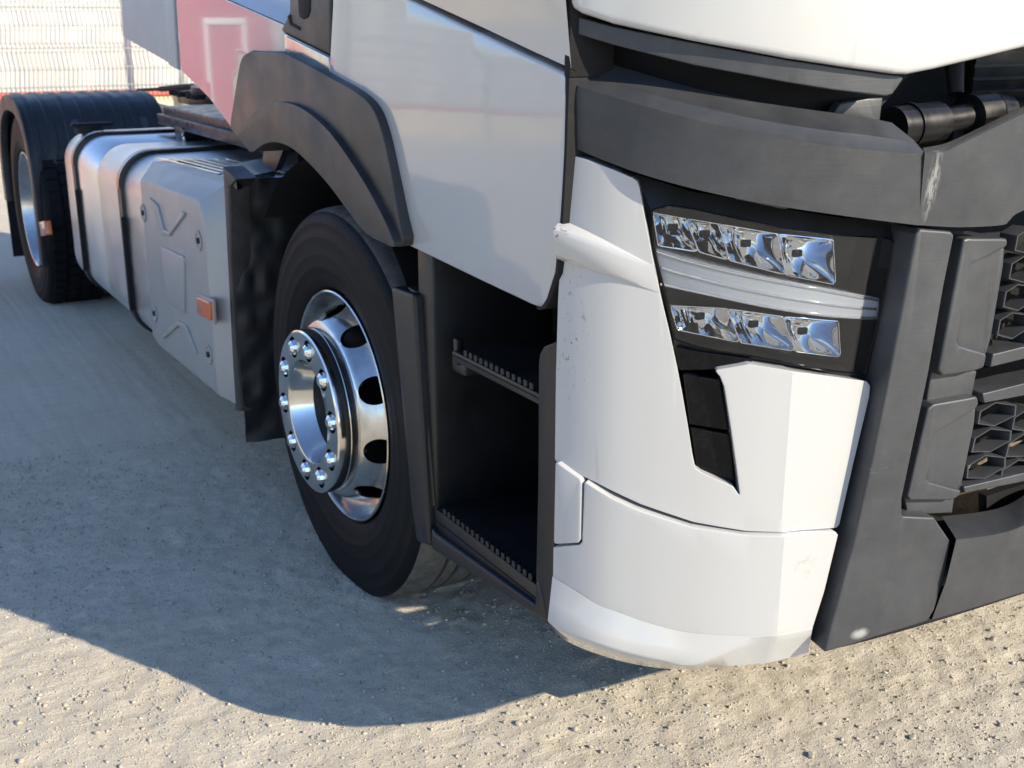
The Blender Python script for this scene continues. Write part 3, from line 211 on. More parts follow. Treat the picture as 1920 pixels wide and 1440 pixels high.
mat('fence_steel', (.28, .30, .28), .5, .3, 0)
mat('wall_white', (.62, .615, .58), .8, 0, 0, var=(.8, .04), bump=(12, .2, .01))
mat('wall_tan', (.50, .42, .29), .85, 0, 0, var=(2, .15), bump=(20, .4, .01))
mat('coping_red', (.55, .10, .07), .7, 0, 0, var=(3, .15))
mat('red_paint', (.42, .075, .085), .35, 0, .2, var=(2, .1))
mat('pure_white', (.75, .75, .73), .5)
mat('glass_dark', (.01, .012, .014), .03, 0, 0, 1.0)
def clear_mat(name, tint, ior=1.5, milk=0.0, rough=.02):
    m = bpy.data.materials.new(name); m.use_nodes = True; t = m.node_tree; L = t.links.new
    for n in list(t.nodes):
        if n.type != 'OUTPUT_MATERIAL': t.nodes.remove(n)
    out = [n for n in t.nodes if n.type == 'OUTPUT_MATERIAL'][0]
    tr = nd(t, 'ShaderNodeBsdfTransparent'); tr.inputs[0].default_value = (*tint, 1)
    gl = nd(t, 'ShaderNodeBsdfGlossy'); gl.inputs['Roughness'].default_value = rough
    lw = nd(t, 'ShaderNodeLayerWeight'); lw.inputs['Blend'].default_value = .5; pw = nd(t, 'ShaderNodeMath', operation='POWER'); pw.inputs[1].default_value = 3.0; L(lw.outputs['Facing'], pw.inputs[0]); fr = nd(t, 'ShaderNodeMapRange'); fr.inputs['To Min'].default_value = .035; L(pw.outputs[0], fr.inputs['Value'])
    mx = nd(t, 'ShaderNodeMixShader'); L(fr.outputs[0], mx.inputs[0]); L(gl.outputs[0], mx.inputs[2])
    if milk:
        df = nd(t, 'ShaderNodeBsdfTranslucent'); df.inputs[0].default_value = (.9, .92, .95, 1)
        d2 = nd(t, 'ShaderNodeBsdfDiffuse'); d2.inputs[0].default_value = (.88, .90, .92, 1)
        m0 = nd(t, 'ShaderNodeMixShader'); m0.inputs[0].default_value = .6; L(df.outputs[0], m0.inputs[1]); L(d2.outputs[0], m0.inputs[2])
        m1 = nd(t, 'ShaderNodeMixShader')
        m1.inputs[0].default_value = milk
        L(tr.outputs[0], m1.inputs[1]); L(m0.outputs[0], m1.inputs[2]); L(m1.outputs[0], mx.inputs[1])
    else: L(tr.outputs[0], mx.inputs[1])
    L(mx.outputs[0], out.inputs[0]); MATS[name] = m
clear_mat('lens_clear', (.90, .91, .92))
clear_mat('drl_clear', (.90, .92, .94), 1.55, .70, .08)

def ground_mat():
    m = bpy.data.materials.new('ground_gravel'); m.use_nodes = True; t = m.node_tree; b = t.nodes['Principled BSDF']; L = t.links.new
    tc = nd(t, 'ShaderNodeTexCoord'); b.inputs['Roughness'].default_value = .95; b.inputs['Specular IOR Level'].default_value = .128
    def noise(sc, det, rg, vec=None):
        n = nd(t, 'ShaderNodeTexNoise'); n.inputs['Scale'].default_value = sc; n.inputs['Detail'].default_value = det; n.inputs['Roughness'].default_value = rg
        L(vec or tc.outputs['Object'], n.inputs['Vector']); return n.outputs['Fac']
    r1 = nd(t, 'ShaderNodeValToRGB'); r1.color_ramp.elements[0].position = .3; r1.color_ramp.elements[0].color = (.74, .655, .51, 1)
    r1.color_ramp.elements[1].position = .72; r1.color_ramp.elements[1].color = (.84, .765, .635, 1)
    L(noise(1.3, 8, .7), r1.inputs[0])
    r2 = nd(t, 'ShaderNodeValToRGB'); r2.color_ramp.elements[0].position = .34; r2.color_ramp.elements[0].color = (.70, .68, .64, 1); r2.color_ramp.elements[1].position = .62; r2.color_ramp.elements[1].color = (1, 1, 1, 1)
    L(noise(190, 5, .75), r2.inputs[0])
    mp = nd(t, 'ShaderNodeMapping'); mp.inputs['Rotation'].default_value = (0, 0, R(-35)); mp.inputs['Scale'].default_value = (3, 40, 1); L(tc.outputs['Object'], mp.inputs[0])
    r3 = nd(t, 'ShaderNodeValToRGB'); r3.color_ramp.elements[0].position = .3; r3.color_ramp.elements[0].color = (.92, .915, .90, 1); r3.color_ramp.elements[1].position = .6; r3.color_ramp.elements[1].color = (1, 1, 1, 1)
    L(noise(1, 4, .6, mp.outputs[0]), r3.inputs[0])
    m1 = nd(t, 'ShaderNodeMix', data_type='RGBA', blend_type='MULTIPLY'); m1.inputs['Factor'].default_value = .6; L(r1.outputs[0], m1.inputs['A']); L(r2.outputs[0], m1.inputs['B'])
    m2 = nd(t, 'ShaderNodeMix', data_type='RGBA', blend_type='MULTIPLY'); m2.inputs['Factor'].default_value = 1; L(m1.outputs['Result'], m2.inputs['A']); L(r3.outputs[0], m2.inputs['B'])
    L(m2.outputs['Result'], b.inputs['Base Color'])
    ad = nd(t, 'ShaderNodeMath', operation='ADD'); L(noise(110, 6, .7), ad.inputs[0]); L(noise(420, 3, .6), ad.inputs[1])
    ad2 = nd(t, 'ShaderNodeMath', operation='ADD'); L(ad.outputs[0], ad2.inputs[0]); L(noise(1, 4, .6, mp.outputs[0]), ad2.inputs[1])
    bp = nd(t, 'ShaderNodeBump'); bp.inputs['Strength'].default_value = .85; bp.inputs['Distance'].default_value = .006; L(ad2.outputs[0], bp.inputs['Height']); L(bp.outputs[0], b.inputs['Normal'])
    MATS['ground_gravel'] = m
ground_mat()
mat('stone_pale', (.46, .415, .34), .85, 0, 0, .2, var=(60, .4), bump=(200, .5, .002))

# ---------------------------------------------------------------- mesh helpers
def link(name, me, m, parent=None, smooth=35, kind=None):
    if m: me.materials.append(MATS[m])
    if smooth:
        me.polygons.foreach_set('use_smooth', [True]*len(me.polygons)); me.set_sharp_from_angle(angle=R(smooth))
    o = bpy.data.objects.new(name, me); COL.objects.link(o)
    if parent: o.parent = parent
    if kind: o['kind'] = kind
    return o
def done(name, bm, m, parent=None, smooth=35, kind=None):
    bmesh.ops.recalc_face_normals(bm, faces=bm.faces)
    me = bpy.data.meshes.new(name); bm.to_mesh(me); bm.free()
    return link(name, me, m, parent, smooth, kind)
def tag(o, label, cat, group=None):
    o['label'] = label; o['category'] = cat
    if group: o['group'] = group
def fillet(P, r, seg=4):
    if r <= 0: return [tuple(q) for q in P]
    out = []; n = len(P)
    for i in range(n):
        a, b, c = (np.array(P[(i+k) % n], float) for k in (-1, 0, 1))
        u = a-b; v = c-b; lu = np.linalg.norm(u); lv = np.linalg.norm(v); u /= lu; v /= lv
        ang = math.acos(max(-1, min(1, float(u@v))))
        if ang > R(158) or ang < R(8): out.append(tuple(b)); continue
        d = min(r/math.tan(ang/2), .42*lu, .42*lv)
        p0 = b+u*d; p1 = b+v*d
        for k in range(seg+1):
            t = k/seg; out.append(tuple((1-t)**2*p0+2*t*(1-t)*b+t*t*p1))
    return out
def skin_bm(poly, o0, o1, fmap, bev=.006, seg=3, fil=0.0, step=None, bm=None, cuts=()):
    """plate with a polygonal outline, from depth o0 to o1, front edge rounded, laid on a surface"""
    t = bmesh.new(); P = fillet(poly, fil)
    vs = [t.verts.new((a, b, o0)) for a, b in P]; f = t.faces.new(vs)
    if (o1 > o0) != (f.normal.z > 0):
        f.normal_flip()
    r = bmesh.ops.extrude_face_region(t, geom=[f])
    nv = [g for g in r['geom'] if isinstance(g, bmesh.types.BMVert)]; nf = [g for g in r['geom'] if isinstance(g, bmesh.types.BMFace)]
    bmesh.ops.translate(t, verts=nv, vec=(0, 0, o1-o0))
    if bev > 0:
        es = [e for e in nf[0].edges] if nf else []
        bmesh.ops.bevel(t, geom=es, offset=bev, segments=seg, profile=.5, affect='EDGES', clamp_overlap=True)
    if step:
        bmesh.ops.triangulate(t, faces=t.faces[:], ngon_method='EAR_CLIP')
        a = min(v.co.x for v in t.verts); b = max(v.co.x for v in t.verts); k = math.ceil(a/step)
        while k*step < b:
            g = t.verts[:]+t.edges[:]+t.faces[:]
            bmesh.ops.bisect_plane(t, geom=g, plane_co=(k*step, 0, 0), plane_no=(1, 0, 0), dist=1e-6); k += 1
        for q in cuts: bmesh.ops.bisect_plane(t, geom=t.verts[:]+t.edges[:]+t.faces[:], plane_co=(q, 0, 0), plane_no=(1, 0, 0), dist=1e-6)
    for v in t.verts: v.co = fmap(v.co.x, v.co.y, v.co.z)
    if bm is None: return t
    me = bpy.data.meshes.new('t'); t.to_mesh(me); t.free(); bm.from_mesh(me); bpy.data.meshes.remove(me); return bm
def fskin(name, key, o0, o1, m, parent, bev=.006, fil=0.0, seg=3, step=.016, surf=None):
    poly = OUT[key] if isinstance(key, str) else key
    return done(name, skin_bm(poly, o0, o1, surf or W, bev, seg, fil, step), m, parent)
def smap(x0, bulge=None):
    def f(y, z, o): return (x0-o-(bulge(y, z) if bulge else 0), y, z)
    return f
def sskin(name, key, x0, depth, m, parent, bev=.006, fil=0.0, seg=3, bulge=None, step=None):
    """plate on the truck's side: outer face at x0, running inward by depth"""
    poly = OUT[key] if isinstance(key, str) else key
    return done(name, skin_bm(poly, -depth, 0.0, smap(x0, bulge), bev, seg, fil, step), m, parent)
def catm(P, n):
    P = [np.array(q, float) for q in P]; out = []
    for i in range(len(P)-1):
        a = P[i-1] if i else 2*P[0]-P[1]; b, c = P[i], P[i+1]; d = P[i+2] if i+2 < len(P) else 2*P[-1]-P[-2]
        for k in range(n):
            t = k/n; out.append(.5*(2*b+(c-a)*t+(2*a-5*b+4*c-d)*t*t+(-a+3*b-3*c+d)*t**3))
    out.append(P[-1]); return out
def floft_bm(key, bm=None, n=6, closed=False, surf=None):
    rows = OUT[key] if isinstance(key, str) else key
    bm = bm or bmesh.new(); vr = []
    for r in rows:
        q = r if closed else catm(r, n)
        vr.append([bm.verts.new((surf or W)(*v)) for v in q])
    for a, b in zip(vr[:-1], vr[1:]):
        k = len(a)
        for i in range(k if closed else k-1):
            j = (i+1) % k
            try: bm.faces.new((a[i], a[j], b[j], b[i]))
            except ValueError: pass
    return bm, vr
def box_bm(bm, x0, x1, y0, y1, z0, z1, bev=0.0, seg=2):
    t = bmesh.new(); bmesh.ops.create_cube(t, size=1)
    for v in t.verts: v.co = ((x0+x1)/2+v.co.x*(x1-x0), (y0+y1)/2+v.co.y*(y1-y0), (z0+z1)/2+v.co.z*(z1-z0))
    if bev: bmesh.ops.bevel(t, geom=t.edges[:], offset=bev, segments=seg, profile=.5, affect='EDGES', clamp_overlap=True)
    me = bpy.data.meshes.new('t'); t.to_mesh(me); t.free(); bm.from_mesh(me); bpy.data.meshes.remove(me); return bm
def box(name, x0, x1, y0, y1, z0, z1, m, parent, bev=.006, seg=2):
    return done(name, box_bm(bmesh.new(), x0, x1, y0, y1, z0, z1, bev, seg), m, parent)
def rod_bm(bm, a, b, r, r2=None, n=16, cap=True):
    a = Vector(a); b = Vector(b); d = b-a; q = Vector((0, 0, 1)).rotation_difference(d)
    M = Matrix.Translation((a+b)/2) @ q.to_matrix().to_4x4()
    bmesh.ops.create_cone(bm, cap_ends=cap, segments=n, radius1=r, radius2=r if r2 is None else r2, depth=d.length, matrix=M); return bm
def lathe_bm(prof, cx, cy, cz, n=96, bm=None, close=False):
    """prof: (x, radius) pairs, turned about the axle (x axis) through (cx, cy, cz)"""
    bm = bm or bmesh.new(); rings = []
    for x, r in prof:
        rings.append([bm.verts.new((cx+x, cy+r*math.cos(2*math.pi*k/n), cz+r*math.sin(2*math.pi*k/n))) for k in range(n)])
    prs = list(zip(rings[:-1], rings[1:]))
    if close: prs.append((rings[-1], rings[0]))
    for a, b in prs:
        for k in range(n): bm.faces.new((a[k], a[(k+1) % n], b[(k+1) % n], b[k]))
    return bm
def boolean(obj, cutter_bm):
    bmesh.ops.recalc_face_normals(cutter_bm, faces=cutter_bm.faces)
    me = bpy.data.meshes.new('cut'); cutter_bm.to_mesh(me); cutter_bm.free()
    c = bpy.data.objects.new('cut', me); COL.objects.link(c)
    md = obj.modifiers.new('b', 'BOOLEAN'); md.operation = 'DIFFERENCE'; md.object = c; md.solver = 'EXACT'
    bpy.context.view_layer.update()
    ev = obj.evaluated_get(bpy.context.evaluated_depsgraph_get()); nm = bpy.data.meshes.new_from_object(ev)
    obj.modifiers.clear(); old = obj.data; obj.data = nm; bpy.data.meshes.remove(old)
    bpy.data.objects.remove(c); bpy.data.meshes.remove(me)
    nm.polygons.foreach_set('use_smooth', [True]*len(nm.polygons)); nm.set_sharp_from_angle(angle=R(32))

# ================================================================ the setting
def vnoise(x, y, seed):
    g = np.random.default_rng(seed).random((257, 257))
    xi = np.floor(x).astype(int); yi = np.floor(y).astype(int); fx = x-xi; fy = y-yi
    fx = fx*fx*(3-2*fx); fy = fy*fy*(3-2*fy); xi %= 256; yi %= 256
    return g[xi, yi]*(1-fx)*(1-fy)+g[xi+1, yi]*fx*(1-fy)+g[xi, yi+1]*(1-fx)*fy+g[xi+1, yi+1]*fx*fy
def ground_height(x, y):
    h = .018*(vnoise(x*1.1+40, y*1.1+40, 1)-.5)+.007*(vnoise(x*5+90, y*5+90, 2)-.5)+0.007*(vnoise(x*22+300, y*22+300, 3)-.5)+.004*(vnoise(x*60+900, y*60+900, 4)-.5)
    u = x*.82-y*.57                                            # shallow tyre tracks
    h += .004*(vnoise(u*9+70, (x+y)*.8+70, 5)-.5)
    return h
def axis(lo, d0, d1, hi, st):
    a = list(np.arange(d0, d1, st)); g = st; v = d0; left = []
    while v > lo: g *= 1.22; v -= g; left.append(v)
    g = st; v = a[-1]; right = []
    while v < hi: g *= 1.22; v += g; right.append(v)
    return np.array(left[::-1]+a+right)
gx = axis(-120, -1.35, 1.35, 120, .0085); gy = axis(-60, -1.65, 1.15, 160, .0085)
X, Y = np.meshgrid(gx, gy, indexing='ij'); Z = ground_height(X, Y)
n0, n1 = X.shape
co_ = np.stack([X.ravel(), Y.ravel(), Z.ravel()], 1)
ii = (np.arange(n0-1)[:, None]*n1+np.arange(n1-1)[None, :]).ravel()
fa = np.stack([ii, ii+n1, ii+n1+1, ii+1], 1)
me = bpy.data.meshes.new('ground'); me.vertices.add(len(co_)); me.vertices.foreach_set('co', co_.ravel())
me.loops.add(fa.size); me.loops.foreach_set('vertex_index', fa.ravel()); me.polygons.add(len(fa)); me.polygons.foreach_set('loop_start', np.arange(0, fa.size, 4)); me.update(calc_edges=True)
g = link('ground', me, 'ground_gravel', None, 0); g['kind'] = 'structure'; g['label'] = 'pale dusty gravel yard under the truck'
me.polygons.foreach_set('use_smooth', [True]*len(me.polygons))

def pebbles():
    base = [np.array(v, float) for v in ((1,0,0),(-1,0,0),(0,1,0),(0,-1,0),(0,0,1),(0,0,-.7))]
    tri = np.array([(0,2,4),(2,1,4),(1,3,4),(3,0,4),(2,0,5),(1,2,5),(3,1,5),(0,3,5)])
    N = 100000; V = np.zeros((N, 6, 3))
    x = rng.uniform(-1.5, 1.6, N); y = rng.uniform(-1.75, 1.4, N)
    k = rng.random(N); far = k > .9; x[far] = rng.uniform(-2.2, 2.4, far.sum()); y[far] = rng.uniform(-1.8, 5.5, far.sum())
    clump = vnoise(x*3+20, y*3+20, 9); keep = rng.random(N) < .25+.9*clump
    r = .0013+.0022*rng.random(N)**2+.0048*(rng.random(N) > .93)*rng.random(N)
    z = ground_height(x, y)+r*.15
    ang = rng.uniform(0, 6.283, N)
    for i, b in enumerate(base):
        j = rng.uniform(.65, 1.25, (N, 1))*b[None, :]+rng.uniform(-.25, .25, (N, 3))
        j[:, 2] *= .8; c, s = np.cos(ang), np.sin(ang); jx = j[:, 0]*c-j[:, 1]*s; jy = j[:, 0]*s+j[:, 1]*c
        V[:, i, 0] = x+jx*r; V[:, i, 1] = y+jy*r; V[:, i, 2] = z+j[:, 2]*r
    V = V[keep]; n = len(V)
    F = (np.arange(n)[:, None, None]*6+tri[None]).reshape(-1, 3)
    me = bpy.data.meshes.new('gravel'); me.vertices.add(n*6); me.vertices.foreach_set('co', V.ravel())
    me.loops.add(F.size); me.loops.foreach_set('vertex_index', F.ravel()); me.polygons.add(len(F)); me.polygons.foreach_set('loop_start', np.arange(0, F.size, 3)); me.update(calc_edges=True)
    o = link('gravel', me, 'stone_pale', None, 0, 'stuff'); tag(o, 'small loose grit scattered over the pale yard', 'gravel')
pebbles()
stone_meshes = []
for k in range(6):
    bm = bmesh.new(); bmesh.ops.create_icosphere(bm, subdivisions=2, radius=1)
    pl = [(Vector((random.gauss(0, 1), random.gauss(0, 1), random.gauss(0, 1))).normalized(), random.uniform(.55, .85)) for _ in range(9)]
    for v in bm.verts:
        for nv_, d in pl:
            e = v.co.dot(nv_)-d
            if e > 0: v.co -= nv_*e
        v.co.z *= .72
    me = bpy.data.meshes.new('stone'); bm.to_mesh(me); bm.free(); me.materials.append(MATS['stone_pale'])
    me.polygons.foreach_set('use_smooth', [True]*len(me.polygons)); me.set_sharp_from_angle(angle=R(28)); stone_meshes.append(me)
for k, (x, y, r) in enumerate(STONES):
    o = bpy.data.objects.new('stone', stone_meshes[k % 6]); COL.objects.link(o)
    o.location = (x, y, float(ground_height(np.array([x]), np.array([y]))[0])+r*.38); o.rotation_euler = (random.uniform(-.3, .3), random.uniform(-.3, .3), random.uniform(0, 6.28))
    r *= .85; o.scale = (r*random.uniform(.85, 1.35), r*random.uniform(.75, 1.1), r*random.uniform(.75, 1.1))
    shade = y > -.72 and not (x < -.3 and (y+.6) < -1.75*(x+.3))
    if shade: tag(o, 'small pale stone lying loose in the shadow of the truck', 'stone', 'loose stones in the shadow')
    else: tag(o, 'small pale stone lying loose on the sunlit gravel', 'stone', 'loose stones in the sun')

# low wall, white sheeting and mesh fence behind the truck
FY = 11.6
def plain(name, x0, x1, y0, y1, z0, z1, m, label, cat, bev=.01):
    o = box(name, x0, x1, y0, y1, z0, z1, m, None, bev); tag(o, label, cat); return o
wall = plain('low_wall', -40, 30, FY+.10, FY+.45, -.1, .60, 'wall_tan', 'low tan wall with a red top at the foot of the fence', 'wall')
box('coping', -40, 30, FY+.06, FY+.49, .602, .66, 'coping_red', wall, .008)
plain('white_wall', -40, 30, FY+.75, FY+1.0, -.1, 3.3, 'wall_white', 'tall sunlit white wall behind the wire fence', 'wall')
fence = bpy.data.objects.new('mesh_fence', None); COL.objects.link(fence); fence.location = (0, FY, 0)
tag(fence, 'pale welded wire mesh fence with steel posts behind the truck', 'fence')
def fbox(name, x0, x1, z0, z1, y0=-.03, y1=.03):
    return box(name, x0, x1, y0, y1, z0, z1, 'fence_steel', fence, .006)
for px in np.arange(-30.1, 12, 2.53):
    fbox('post', px-.03, px+.03, -.05, 3.0)
wz = []
z = .74
while z < 2.95:
    if len(wz) % 5 == 4: wz += [z, z+.05, z+.10]; z += .30
    else: wz.append(z); z += .20
for z in wz:
    fbox('wire', -30, 12, z-.004, z+.004, -.045, -.037)
bm = bmesh.new()
for x in np.arange(-24, 10, .05):
    vs = []
    zz = sorted(set([.62]+[a for z in wz for a in (z,)]+[3.0]))
    for i, z in enumerate(zz):
        off = .03*(-1)**i
        vs.append([bm.verts.new((x+off*.35+dx, -.035+dy, z)) for dx, dy in ((-.0035, -.0035), (.0035, -.0035), (.0035, .0035), (-.0035, .0035))])
    for a, b in zip(vs[:-1], vs[1:]):
        for k in range(4): bm.faces.new((a[k], a[(k+1) % 4], b[(k+1) % 4], b[k]))
done('upright_wires', bm, 'fence_steel', fence, 0, 'stuff')
# simplified red box out of view, added and sized for the cab side's red reflection
sk = bpy.data.objects.new('red_container', None); COL.objects.link(sk); sk.location = (-3.3, 9.4, 0)
tag(sk, 'red steel locker with white framed door, added out of view for its reflection in the cab side', 'container')
box('body', .25, 1.42, -.9, 1.1, .12, 1.75, 'red_paint', sk, .02)
box('rail', .2, 1.46, -.93, 1.13, 0, .12, 'pure_white', sk, .01)
for xx in (.55, 1.0): box('door_frame', xx, xx+.05, -.93, -.901, .16, 1.40, 'pure_white', sk, .004)
box('door_frame', .55, 1.05, -.93, -.901, 1.402, 1.46, 'pure_white', sk, .004)

# ================================================================ the truck
truck = bpy.data.objects.new('tractor_truck', None); COL.objects.link(truck)
tag(truck, 'white tractor truck with black plastic trim and polished wheels parked on gravel', 'truck')
CX = 1.13                                                       # centre line
# ---- hidden bulk: cab shell, engine, chassis
bm = bmesh.new(); box_bm(bm, -.02, 2*CX+.02, -1.0, 1.14, 1.42, 3.5, .14, 4); cab = done('cab', bm, 'white_paint', truck)
box('windscreen', .1, 2*CX-.1, -1.03, -.995, 2.0, 2.95, 'glass_dark', cab, .03)
box('side_window', -.032, -.015, -.8, -.1, 1.95, 2.75, 'glass_dark', cab, .01)
box('engine', .42, 1.84, -1.0, 1.1, .45, 1.41, 'dull_black', truck, .02)
box('front_crossmember', .25, 2.0, -1.12, -1.02, .62, 1.38, 'dull_black', truck, .02)
for x in (.70, 1.56): box('chassis_rail', x-.04, x+.04, -.9, 4.9, .70, .96, 'steel_dark', truck, .01)
box('axle', .3, 1.96, -.08, .08, .36, .50, 'steel_dark', truck, .03); box('axle', .3, 1.96, 3.8, 4.0, .38, .58, 'steel_dark', truck, .04)

# ---- white side
def skirt_bulge(y, z): return .010*math.sin(max(0, min(1, (z-.95)/.5))*math.pi)+.004*math.sin((y+1.1)*2.3)
def slicer(bm):                                                # extra cuts so a plate can curve
    pass
def side_grid(name, key, x0, depth, m, bulge, bev, fil=.01, sy=.05):
    t = skin_bm(OUT[key] if isinstance(key, str) else key, -depth, 0, lambda a, b, c: (a, b, c), bev, 3, fil, sy)
    lo = min(v.co.y for v in t.verts); hi = max(v.co.y for v in t.verts); k = math.ceil(lo/sy)
    while k*sy < hi:
        bmesh.ops.bisect_plane(t, geom=t.verts[:]+t.edges[:]+t.faces[:], plane_co=(0, k*sy, 0), plane_no=(0, 1, 0), dist=1e-6); k += 1
    for v in t.verts:
        y, z, o = v.co; v.co = (x0-o-bulge(y, z), y, z)
    return done(name, t, m, truck)
side_grid('door_skirt', [(a, b) for a, b in OUT['skirt']], -.045, .04, 'white_paint', skirt_bulge, .011)
bm = bmesh.new()
du = OUT['door_upper']
low = [du[3], du[2], du[1], du[0], (-.2, 1.538)]
rows = [[(-.040, y, z+.002) for y, z in low], [(-.050, y, z+.006) for y, z in low], [(-.085, y, z+.30) for y, z in low], [(-.05, y, z+.65) for y, z in low]]
vr = [[bm.verts.new(v) for v in r] for r in rows]
for a, b in zip(vr[:-1], vr[1:]):
    for k in range(len(a)-1): bm.faces.new((a[k], a[k+1], b[k+1], b[k]))
done('door_panel', bm, 'white_paint', truck, 20)
side_grid('sleeper_panel', 'sleeper', -.035, .035, 'white_paint', lambda y, z: .004*math.sin(y*2), .008)
bm = bmesh.new()                                               # shoulder above the crease leans in and mirrors the sky
rows = [[(-.035, .145, 1.410), (-.035, .37, 1.443), (-.035, .59, 1.4765), (-.035, 1.10, 1.553)], [(.02, .145, 1.455), (.02, .37, 1.49), (.02, .59, 1.522), (.02, 1.10, 1.60)], [(.05, .145, 1.60), (.05, .37, 1.62), (.05, .59, 1.64), (.05, 1.10, 1.66)]]
vr = [[bm.verts.new(v) for v in r] for r in rows]
for a, b in zip(vr[:-1], vr[1:]):
    for k in range(len(a)-1): bm.faces.new((a[k], a[k+1], b[k+1], b[k]))
done('shoulder_panel', bm, 'white_paint', truck, 20)
fo = sskin('side_fairing', 'fairing', -.018, .02, 'grey_panel', truck, .004)
sskin('edge_strip', 'fairing_edge', -.024, .03, 'grey_panel', fo, .006)
hb_ = sskin('handle_housing', 'handle_box', -.052, .05, 'flare_plastic', truck, .010)
sskin('handle_pocket', 'handle_hole', -.0545, .01, 'dull_black', hb_, .001)
sskin('notch', 'handle_notch', -.0545, .01, 'dull_black', hb_, .001)
cs = sskin('chrome_strip', 'chrome_strip', -.050, .04, 'chrome', truck, .004)
sskin('plate', 'chrome_plate', -.0545, .008, 'alloy', cs, .002)

fe = [q for q in OUT['skirt'] if q[0] < -1.03]
sskin('door_gap_shade', [(y-.005, z-.002) for y, z in fe]+[(y+.006, z) for y, z in fe[::-1]], -.052, .09, 'dull_black', truck, .002)  # added black strip: the shade of the door gap, over the skirt's lit edge

box('door_gap_blocker', -.052, .03, -1.132, -1.116, 1.335, 1.62, 'dull_black', truck, .002)  # added black box, hides a sunlit white spot in the gap
# ---- wheel arch
fl = sskin('wheel_arch_flare', 'flare', -.078, .10, 'flare_plastic', truck, .022, .01, 4)
sskin('arch_lip', 'flare_lip', -.094, .05, 'flare_plastic', fl, .012, .012, 4)
bm = bmesh.new()
rows = []
for x in (-.02, .45):
    rows.append([bm.verts.new((x, .60*math.cos(a), .50+.60*math.sin(a))) for a in np.linspace(R(42), R(172), 40)])
for k in range(39): bm.faces.new((rows[0][k], rows[0][k+1], rows[1][k+1], rows[1][k]))
done('arch_liner', bm, 'dull_black', truck)
box('inner_wall', .45, .47, -.62, .68, .3, 1.3, 'dull_black', truck, .0)
sh = OUT['shelf']
bm = bmesh.new(); a = [bm.verts.new(v) for v in sh]; b = [bm.verts.new((v[0], v[1], v[2]-.03)) for v in sh]
bm.faces.new(a); bm.faces.new(b[::-1])
for k in range(4): bm.faces.new((a[k], a[(k+1) % 4], b[(k+1) % 4], b[k]))
done('mudguard_top', bm, 'black_plastic', truck, 20)
bm = bmesh.new(); v = [bm.verts.new(q) for q in BRACE]; w_ = [bm.verts.new((q[0]+.04, q[1]+.05, q[2])) for q in BRACE]
bm.faces.new(v); bm.faces.new(w_[::-1])
for k in range(4): bm.faces.new((v[k], v[(k+1) % 4], w_[(k+1) % 4], w_[k]))
done('mudguard_brace', bm, 'flare_plastic', truck, 20)
sskin('mudguard_edge', 'flap_strip', -.066, .06, 'flare_plastic', truck, .006)
bm = bmesh.new()                                               # dimpled flap behind the front wheel
nx, nz = 26, 44; vs = []
for i in range(nx+1):
    for j in range(nz+1):
        x = -.055+.42*i/nx; z = .185+.80*j/nz; y = .655-.02*math.sin(i/nx*3.1)-.006*(vnoise(np.array([i*.55+3]), np.array([j*.55+3]), 21)[0])*2
        vs.append(bm.verts.new((x, y, z)))
for i in range(nx):
    for j in range(nz): bm.faces.new((vs[i*(nz+1)+j], vs[i*(nz+1)+j+1], vs[(i+1)*(nz+1)+j+1], vs[(i+1)*(nz+1)+j]))
done('mud_flap', bm, 'black_plastic', truck)

# ---- wheels
HZ = .478
def tyre_bm(cx, cy, sgn=1, wid=.315, grooves=(.085, .125, .19, .23)):
    P = [(.030, .292), (.010, .300), (-.002, .312), (-.010, .335), (-.014, .352), (-.0165, .356), (-.0165, .361), (-.018, .385), (-.0186, .388), (-.0186, .392), (-.018, .395), (-.0183, .408), (-.0175, .428), (-.0180, .431), (-.0178, .434), (-.014, .445), (-.010, .462), (-.0115, .466), (-.0105, .470), (-.004, .484), (.004, .494), (.016, .500), (.030, .5035), (.05, .5055)]
    for g_ in grooves: P += [(g_-.0055, .5065), (g_-.0042, .495), (g_+.0042, .495), (g_+.0055, .5065)]
    w = wid-.035
    P += [(w-.05, .5055), (w-.03, .5035), (w-.012, .499), (w+.004, .484), (w+.016, .43), (w+.017, .385), (w+.008, .33), (w-.01, .300), (w-.03, .292)]
    bm = lathe_bm([(x*sgn, r) for x, r in P], cx, cy, HZ, 128)
    for v in bm.verts:
        if v.co.z < .0: v.co.z = .0+(v.co.z)*.05
    return bm
